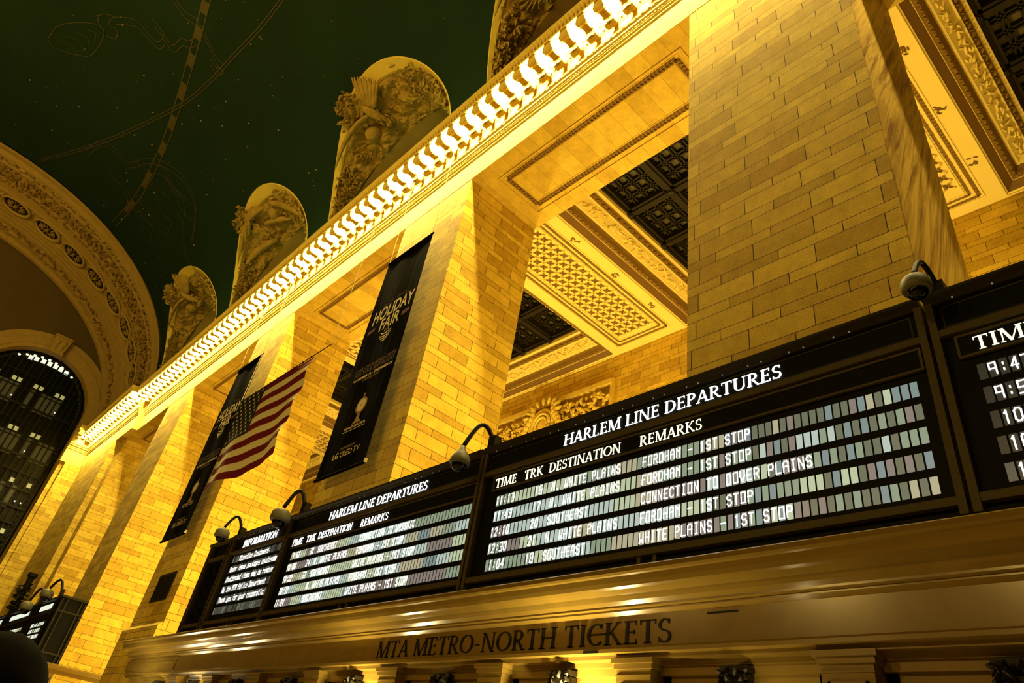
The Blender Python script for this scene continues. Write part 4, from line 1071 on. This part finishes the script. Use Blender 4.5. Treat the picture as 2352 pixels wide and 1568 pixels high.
# ------------------------------------------------------------------ security cameras on the board tops
def sec_cam(base, drop, label, group, big=1.0, cone=False):
    """base: foot of the arm on the board top; drop: centre of the dome"""
    B, D = Vector(base), Vector(drop)
    t = thing('security_camera', base, label, 'security camera', group)
    s = big
    m = MB(); m.box(B.x-.1*s,B.x+.1*s,B.y-.06,B.y+.1,B.z,B.z+.30*s); m.build('base_box', BLACKM, t)
    top = max(B.z, D.z)+.62*s
    neck = D+Vector((0,0,.26*s)); pts = []
    a = B+Vector((0,-.02,.22*s))
    for k in range(15):
        f = k/14; p = a*(1-f)+neck*f; p.z = a.z*(1-f)+neck.z*f + sin(PI*f)*(top-max(a.z,neck.z))
        pts.append(p)
    m = MB(); m.tube(pts, .045*s, 9); m.build('gooseneck_arm', BLACKM, t, True)
    m = MB()
    if cone: m.lathe([(0,.27*s),(.05*s,.27*s),(.06*s,.2*s),(.13*s,.12*s),(.19*s,0),(.2*s,-.08*s),(.17*s,-.12*s),(0,-.12*s)], D, 18)
    else: m.lathe([(0,.22*s),(.06*s,.22*s),(.17*s,.18*s),(.215*s,.12*s),(.225*s,-.03*s),(.205*s,-.07*s),(.17*s,-.08*s),(0,-.08*s)], D, 20)
    m.build('housing', CAMW, t, True)
    m = MB(); r = .155*s if not cone else .15*s; zz = -.08*s if not cone else -.12*s
    m.lathe([(r,zz)]+[(r*cos(PI/2*k/6), zz-r*.95*sin(PI/2*k/6)) for k in range(1,7)], D, 18); m.build('dome', DOMEG, t, True)
    return t
CG = 'security cameras on the board tops'
sec_cam((-9.5, -1.15, 5.74), (-9.75, -1.66, 5.40), 'white dome security camera on a curved arm between the two Harlem boards', CG, 1.0, True)
sec_cam((-17.0, -1.15, 5.74), (-17.22, -1.62, 5.53), 'drum-shaped dome camera on a curved arm above the INFORMATION board', CG, 1.15)
sec_cam((-20.9, -1.15, 5.74), (-21.05, -1.62, 5.66), 'small drum-shaped dome camera at the left end of the near boards', CG, .95)
sec_cam((-1.62, -1.15, 5.74), (-1.72, -1.62, 5.62), 'large drum-shaped dome camera at the right, in front of the broad pier', CG, .72)

# ------------------------------------------------------------------ far ticket counter and its boards
FX = -41.25
t = thing('ticket_counter', (-52, -.6, FLOOR), 'far marble ticket counter with SERVICE on its end, at the bottom left', 'ticket counter')
fprof = [(.0,1.9),(-1.2,1.9),(-1.2,2.0),(-1.16,2.03),(-1.16,2.5),(-1.3,2.6),(-1.45,2.7),(-1.5,2.85),(-1.0,2.93),(0,2.93)]
b = MB(); b.prism(fprof, 'x', -55.2, FX); b.prism([(min(p[0],-.42),p[1]) for p in fprof], 'x', -62, -55.2); b.box(-55.2,FX-.1,-1.0,0,FLOOR,1.9); b.box(-62,-55.2,-1.0,-.42,FLOOR,1.9); b.build('counter_body', MARBLE, t)
b = MB(); ep = [(FX-.3,FLOOR),(FX+.05,FLOOR),(FX+.05,2.5),(FX+.12,2.6),(FX+.22,2.7),(FX+.26,2.85),(FX+.1,2.93),(FX-.3,2.93)]
b.prism(ep, 'y', -1.4, 0); b.build('end_ledge', MARBLE, t)
b = MB(); b.prism(ep, 'y', 0.0, 3.2); b.build('base_ledge', MARBLE, FAR_PIER)
b = MB(); serif(b, 'SERVICE', -1.02, 2.20, .2, 1.3, lambda a, z, d: (FX+.056-d, a, z), .005); b.build('end_letters', LETD, t)
t = thing('departure_board', (-50, -.6, 2.93), 'far dark departure boards with blurred lit lines, at the bottom left edge', 'departure board')
b = MB(); b.box(-55.2,-41.25,-1.1,-.02,2.93,5.75); b.box(-62,-55.2,-1.1,-.42,2.93,5.75); b.build('cabinet', BLACKP, t)
b = MB()
for z in (3.25, 5.1): b.box(-62,-41.2,-1.19,-1.1,z,z+.1); b.box(-41.25,-41.2,-1.15,0,z,z+.08)
for x in (-64,-55.2,-47.1,-46.5,-42.3,-41.35): b.box(x,x+.1,-1.19,-1.1,2.93,5.7)
for y in (-1.17,-.95,-.28,-.1): b.box(-41.25,-41.18,y,y+.06,2.93,5.7)
b.box(-55.2,-41.15,-1.24,0,5.75,5.85); b.box(-62,-55.2,-1.24,-.42,5.75,5.85); b.build('frame', BRONZE, t)
rn = random.Random(31)
for (xa, xb) in ((-46.0,-42.8),(-53.6,-48.0),(-62,-55.8)):
    b = MB(); x = xa+.2
    b.mi = 0; b.box(xa+.3,xb-.3,-1.13,-1.11,5.36,5.62); b.build('lit_header', [LITP2], t)
    for k in range(5):
        b = MB(); x = xa+.1+.3*rn.random()
        while x < xb-.3:
            w = rn.choice((.12,.18,.24)); b.mi = rn.choice((0,0,1,2)); b.box(x,x+w,-1.12,-1.11,4.55-.3*k,4.73-.3*k); x += w+rn.choice((.03,.05,.25))
        b.build('display_row', [LITP2, CELLS[0], CELLS[2]], t)
CG2 = 'security cameras on the far boards'
sec_cam((-47.0,-1.1,5.85),(-47.6,-1.5,5.62),'drum-shaped dome camera with a curved arm, left one on the far boards', CG2, 1.5)
sec_cam((-42.6,-1.1,5.85),(-43.7,-1.5,5.95),'drum-shaped dome camera, right one on the far boards', CG2, 1.4)
t = thing('bronze_torch_stand', (-56.0, -.88, 5.85), 'dark leafy bronze torch stand rising above the far boards at the left', 'torch stand')
m = MB(); m.tube([(-56.0,-.88,5.85),(-55.95,-.88,6.6),(-55.8,-.88,7.4),(-55.7,-.88,8.3)], [.22,.14,.12,.2], 10); m.lathe([(.2,0),(.3,.1),(.3,.3),(0,.3)], (-55.7,-.88,8.3), 12); m.build('stem', BLACKM, t)
m = MB(); rn = random.Random(77)
for k in range(70):
    z = 6.3+rn.random()*1.6; a = rn.random()*2*PI; m.leaf((-55.9+.3*cos(a), -.88+.3*sin(a), z), (cos(a),sin(a),rn.uniform(-.5,1)), (0,-1,0), .4, .16, .08)
m.build('leaves', BLACKM, t)
b = MB(); b.box(-31.05,-29.25,-.05,.0,4.97,6.03); t = tag(b.build('wall_grille', BLACKM), 'small dark grille panel low on the third pier from the right', 'grille')
b = MB(); 
for k in range(9): b.box(-31.0,-29.3,-.07,-.05,5.03+k*.11,5.06+k*.11)
b.build('slats', BRONZE, t)

# ------------------------------------------------------------------ banners
def banner(label):
    x0, x1, z0, z1, y = -18.77, -16.05, 7.42, 16.15, -.36
    cx = (x0+x1)/2
    t = thing('hanging_banner', (cx, y, z0), label, 'banner', 'black holiday fair banners')
    b = MB(); NX, NZ = 8, 30
    f = [[(x0+(x1-x0)*i/NX, y+.012*sin(i*1.3+j*.25), z0+(z1-z0)*j/NZ) for i in range(NX+1)] for j in range(NZ+1)]
    bk = [[(p[0], p[1]+.012, p[2]) for p in r] for r in f]
    b.grid(f); b.grid(bk[::-1]); b.grid([f[0], bk[0]]); b.grid([f[-1], bk[-1]])
    b.build('cloth', CLOTHB, t)
    b = MB(); b.tube([(x0-.02,y,z0),(x1+.04,y,z0)], .045, 8); b.tube([(x0-.02,y,z1),(x1+.02,y,z1)], .035, 8); b.build('rod', CLOTHB, t)
    b = MB(); b.tube([(x1+.04,y,z0-.02),(x1+.06,y,z0+.1)], .05, 8); tag(b.build('rod_end', PRW, t), 'pale rod end')
    b = MB()
    for x in (x0+.05, x1-.05): b.tube([(x,y,z1),(x,-.5,21.09)], .012, 5)
    b.build('wire', WIRE, t)
    P = front(y-.022)
    def pr(name, mat, fn, lab=None):
        m = MB(); fn(m); o = m.build(name, mat, t)
        if lab: tag(o, lab)
    def disc(m, c0, zc, rx, rz, n=24, d=0.0): m.face([P(c0+rx*cos(2*PI*k/n), zc+rz*sin(2*PI*k/n), d) for k in range(n)])
    # feet of HOLIDAY follow an upward bow, the outer letters are longest
    hol = lambda u, v: v*(1+.06*(1-u*u)) + (1-v)*(.16*(1-u*u))
    pr('headline', PRW, lambda m: (sans(m, 'HOLIDAY', -17.24, 13.07, .58, P, 2.3, .025, zfun=hol), sans(m, 'FAIR', -17.2, 12.58, .50, P, 1.12, .025)), 'cream letters HOLIDAY FAIR')
    pr('arched_line', PRR, lambda m: [sans(m, ch, -17.95+1.56*i/12, 13.66+.14*(1-((i-6)/6.0)**2), .11, P, .09) for i, ch in enumerate('GRAND CENTRAL') if ch != ' '], 'dark red arched letters GRAND CENTRAL')
    pr('ribbon_marks', PRR, lambda m: [m.face([P(a,bz,0), P(a+.42,bz+.05,0), P(a+.40,bz+.2,0), P(a,bz+.16,0)]) for a, bz in ((-18.5,12.7),(-16.52,12.72))])
    def orn(m):
        for k, (r, zc, w) in enumerate(((.30,12.40,.05),(.33,12.29,.045),(.27,12.18,.045),(.15,12.05,.04))):
            for a in range(8):
                A0, A1 = PI*(1+a/8), PI*(1+(a+1)/8); q = .32*r
                m.face([P(-17.23+r*cos(A0), zc+q*sin(A0), 0), P(-17.23+r*cos(A1), zc+q*sin(A1), 0), P(-17.23+r*cos(A1), zc+w+q*sin(A1), 0), P(-17.23+r*cos(A0), zc+w+q*sin(A0), 0)])
        for k in range(3): m.face([P(-17.36+k*.11,12.44,0), P(-17.32+k*.11,12.44,0), P(-17.31+k*.11,12.54,0), P(-17.35+k*.11,12.54,0)])
    pr('bauble_emblem', PRW, orn)
    pr('gift_lines', PRD, lambda m: (sans(m, 'ONE-OF-A-KIND GIFTS', -17.25, 11.10, .14, P, 2.27, .03), sans(m, 'FOR YOUR ENTIRE LIST', -17.25, 10.92, .14, P, 2.27, .03)), 'dark brown gift lines')
    pr('date_line', PRW, lambda m: sans(m, 'NOVEMBER 16 - DECEMBER 24', -17.26, 10.735, .10, P, 2.22, .03))
    pr('place_line', PRG, lambda m: sans(m, 'VANDERBILT HALL', -17.28, 10.60, .075, P, .98))
    def clk(m):
        disc(m, -17.28, 9.61, .30, .29); disc(m, -17.28, 9.95, .045, .10); m.face([P(-17.33,9.86,0), P(-17.23,9.86,0), P(-17.25,9.95,0), P(-17.31,9.95,0)])
        m.face([P(-17.37,9.27,0), P(-17.19,9.27,0), P(-17.15,9.36,0), P(-17.41,9.36,0)])
        m.face([P(-17.52,8.99,0), P(-17.04,8.99,0), P(-17.07,9.05,0), P(-17.17,9.1,0), P(-17.20,9.28,0), P(-17.36,9.28,0), P(-17.39,9.1,0), P(-17.49,9.05,0)])
    pr('clock_emblem', PRG, clk, 'printed gold clock')
    pr('clock_face', PRW, lambda m: disc(m, -17.28, 9.61, .225, .22, d=-.004))
    def hands(m):
        for a, L in ((.55,.15),(-1.9,.10)):
            m.face([P(-17.28-.018*sin(a),9.61+.018*cos(a),-.008), P(-17.28+L*cos(a),9.61+L*sin(a),-.008), P(-17.28+.018*sin(a),9.61-.018*cos(a),-.008)])
        for k in range(12): disc(m, -17.28+.185*cos(k*PI/6), 9.61+.18*sin(k*PI/6), .013, .013, 6, -.008)
    pr('clock_hands', CLOTHB, hands)
    pr('station_line', PRW, lambda m: (sans(m, 'GRAND CENTRAL', -17.31, 8.86, .085, P, 1.22, .025), m.face([P(-17.93,8.785,0), P(-16.69,8.785,0), P(-16.69,8.805,0), P(-17.93,8.805,0)])))
    pr('sponsor_line', PRG, lambda m: sans(m, 'SPONSORED BY', -17.3, 8.17, .085, P, .82))
    pr('sponsor_name', PRW, lambda m: (sans(m, 'LG', -17.89, 7.92, .19, P, .32, .025), sans(m, 'OLED', -17.31, 7.92, .19, P, .66, .0), sans(m, 'TV', -16.74, 7.92, .19, P, .33, .0)), 'cream letters LG OLED TV')
    pr('sponsor_dot', ORANGE, lambda m: m.face([P(-17.32,7.96,-.004), P(-17.26,7.96,-.004), P(-17.24,8.08,-.004), P(-17.28,8.08,-.004)]))
    return t
ORANGE = plain('print_orange', (0.8, 0.25, 0.03), 0.7)
BNR = banner('black Holiday Fair banner on the second pier from the right, in full view')
q = copy_tree(BNR, off=(-13.17, 0, .03)); q['label'] = 'black Holiday Fair banner partly covered by the flag'

# ------------------------------------------------------------------ flag
FX0, FX1, FZ0, FZ1, FY = -27.45, -21.28, 8.70, 12.66, -.9
t = thing('flag', ((FX0+FX1)/2, FY, FZ0), 'red and white striped American flag hanging from a cable over a black banner', 'flag')
def fpt(u, v, o=0.0):
    """u along the top edge, v up; folds swell towards the free right edge and the foot"""
    z = FZ0+(FZ1-FZ0)*v
    x = FX0+(FX1-FX0)*u
    w = (1-v)
    yy = FY + .10*w*sin(u*9+2.5*w) + .06*max(0,u-.72)/.28*sin(v*19+1.2) + .05*sin(u*17+v*3)*w
    x += -.05*max(0,u-.8)*5*.5*(1+sin(v*19+1.2))*.5
    z += -.10*sin(PI*u)*w**3 + .05*w**6*sin(u*6)
    return (x, yy+o, z)
b = MB(); NU, NV = 60, 65
n0 = 0
for j in range(NV+1):
    for i in range(NU+1): b.v.append(fpt(i/NU, j/NV))
for j in range(NV):
    for i in range(NU):
        st = 12-(j*13)//NV; u = (i+.5)/NU
        m = 2 if (u < .40 and st < 7) else (0 if st % 2 == 0 else 1)
        k = j*(NU+1)+i; b.f.append((k,k+1,k+NU+2,k+NU+1)); b.m.append(m)
cl = b.build('cloth', [FRED, FWHITE, FBLUE], t, True)
b = MB()
for r in range(9):
    n = 6 if r % 2 == 0 else 5
    for k in range(n):
        u = .40*((k+.5)/6 if n == 6 else (k+1)/6); v = 1-(7/13)*(r+.7)/9.4
        pts = []
        for q in range(10):
            rr = .098 if q % 2 == 0 else .040; a = PI/2+PI*q/5
            pts.append(fpt(u+rr*cos(a)/(FX1-FX0), v+rr*sin(a)/(FZ1-FZ0), -.022))
        b.face(pts)
b.build('stars', FWHITE, cl)
b = MB(); b.tube([fpt(0,1)[:1]+(FY-.0,FZ1+.04), (-20.0,FY,12.66)], .018, 6)
for k in range(10): b.ball((FX0+.1+k*.66, FY, FZ1+.02), .04, n=6, rings=4)
b.build('cable', BLACKM, t)
b = MB()
for x, z in ((FX0+.02,12.7),(-20.0,12.66)): b.tube([(x,FY,z),(x+.05,FY,21.09)], .012, 5)
b.tube([(FX1,FY-.02,FZ0+.05),(FX1-.03,FY,6.2)], .008, 5)
b.build('hanging_wire', WIRE, t)

# ------------------------------------------------------------------ onlooker at the bottom left corner (only the top of the head shows)
PXC, PYC, HZ = -2.03, -8.19, 0.02     # head centre
def person():
    t = thing('person', (PXC, PYC, FLOOR), 'dark silhouetted head of a person at the bottom left corner', 'person')
    fwd = Vector((-.75,.66,0)).normalized(); rgt = Vector((fwd.y,-fwd.x,0))
    base = Vector((PXC,PYC,FLOOR)); H = HZ-FLOOR
    def L(f, r, z): return base+fwd*f+rgt*r+Vector((0,0,z))
    J = {}; V = []; E = []; R = []
    def j(n, p, r, par=None):
        J[n] = len(V); V.append(p); R.append(r)
        if par is not None: E.append((J[par], J[n]))
    j('pel', L(0,0,.92), .155); j('wa', L(.0,0,1.08), .135,'pel'); j('ch', L(0,0,1.30), .165,'wa'); j('ne', L(-.01,0,1.47), .062,'ch'); j('hd0', L(.01,0,H-.06), .075,'ne'); j('hd1', L(.02,0,H+.02), .088,'hd0'); j('hd2', L(.0,0,H+.08), .07,'hd1')
    for s, k in ((1,'R'),(-1,'L')):
        j('sh'+k, L(0,s*.17,1.39), .07,'ch'); j('el'+k, L(-.02,s*.23,1.12), .048,'sh'+k); j('wr'+k, L(.06,s*.23,.88), .034,'el'+k); j('pa'+k, L(.09,s*.225,.80), .036,'wr'+k)
        j('hp'+k, L(0,s*.09,.84), .10,'pel'); j('kn'+k, L(.02,s*.10,.48), .066,'hp'+k); j('an'+k, L(0,s*.11,.09), .042,'kn'+k); j('to'+k, L(.15,s*.12,.04), .038,'an'+k)
        for q in range(4):
            j('f%d%s'%(q,k), L(.085+.012*q-.02,s*(.225)+.0,.735+.004*q), .0095,'pa'+k); V[-1] = L(.06+.022*q, s*.225, .735); j('g%d%s'%(q,k), L(.066+.022*q, s*.215, .68+.008*abs(q-1.5)), .008,'f%d%s'%(q,k))
        j('th'+k, L(.13,s*.205,.77), .010,'pa'+k)
    me = bpy.data.meshes.new('body'); me.from_pydata([tuple(v-base) for v in V], E, [])
    o = bpy.data.objects.new('body', me); COL.objects.link(o); o.parent = t; WL[o.name] = base
    sk = o.modifiers.new('skin', 'SKIN'); 
    if not me.skin_vertices: 
        bpy.context.view_layer.update()
    for i, sv in enumerate(me.skin_vertices[0].data): sv.radius = (R[i], R[i]); sv.use_root = (i == 0)
    o.modifiers.new('sub', 'SUBSURF').levels = 1; o.modifiers['sub'].render_levels = 2
    dgx = bpy.context.evaluated_depsgraph_get(); dgx.update()
    m2 = bpy.data.meshes.new_from_object(o.evaluated_get(dgx)); o.modifiers.clear(); o.data = m2; m2.name = 'body'
    m2.materials.clear(); m2.materials.append(SKIN)
    for p in m2.polygons: p.use_smooth = True
    m = MB(); hc = L(.0,0,H+.02)
    rot = Matrix((rgt, fwd, Vector((0,0,1)))).transposed()
    for s in (1,-1): m.ball(L(.0,s*.085,H-.01), .012, .03, .035, 8, 5, rot); m.ball(L(.098,s*.033,H), .014, .01, .012, 8, 5, rot)
    m.ball(L(.11,0,H-.03), .016, .025, .03, 8, 5, rot); m.ball(L(.10,0,H-.075), .026, .01, .010, 8, 5, rot); m.build('face_features', SKIN, t, True)
    m = MB(); rows = []
    for i in range(13):
        th = PI*.62*i/12; rows.append([])
        for k in range(28):
            a = 2*PI*k/28; fr = cos(a)
            th2 = th*(1-.30*max(0,fr)); r = 1+.03*noise.noise(Vector((k*.7,i*.5,0)))
            p = rot @ Vector((.112*r*sin(th2)*sin(a), .132*r*sin(th2)*cos(a)-.005, .135*r*cos(th2)+.01)); rows[-1].append(hc+p)
    m.grid(rows, True); m.build('hair', HAIRM, t, True)
    m = MB(); rows = []
    for z, a, c_ in ((.55,.27,.2),(.8,.25,.19),(1.0,.22,.175),(1.2,.24,.185),(1.36,.235,.165),(1.42,.17,.12),(1.47,.09,.09),(1.52,.085,.09)):
        rows.append([L(c_*sin(2*PI*k/24), a*cos(2*PI*k/24), z) for k in range(24)])
    m.grid(rows, True); m.build('coat', COAT, t, True)
    m = MB()
    for s in (1,-1):
        m.tube([L(0,s*.17,1.39),L(-.02,s*.235,1.12),L(.055,s*.235,.90)], [.085,.065,.05], 12); m.tube([L(0,s*.09,.86),L(.02,s*.10,.48),L(0,s*.11,.08)], [.115,.085,.065], 12)
    m.build('sleeves_and_trousers', COAT, t, True)
person()
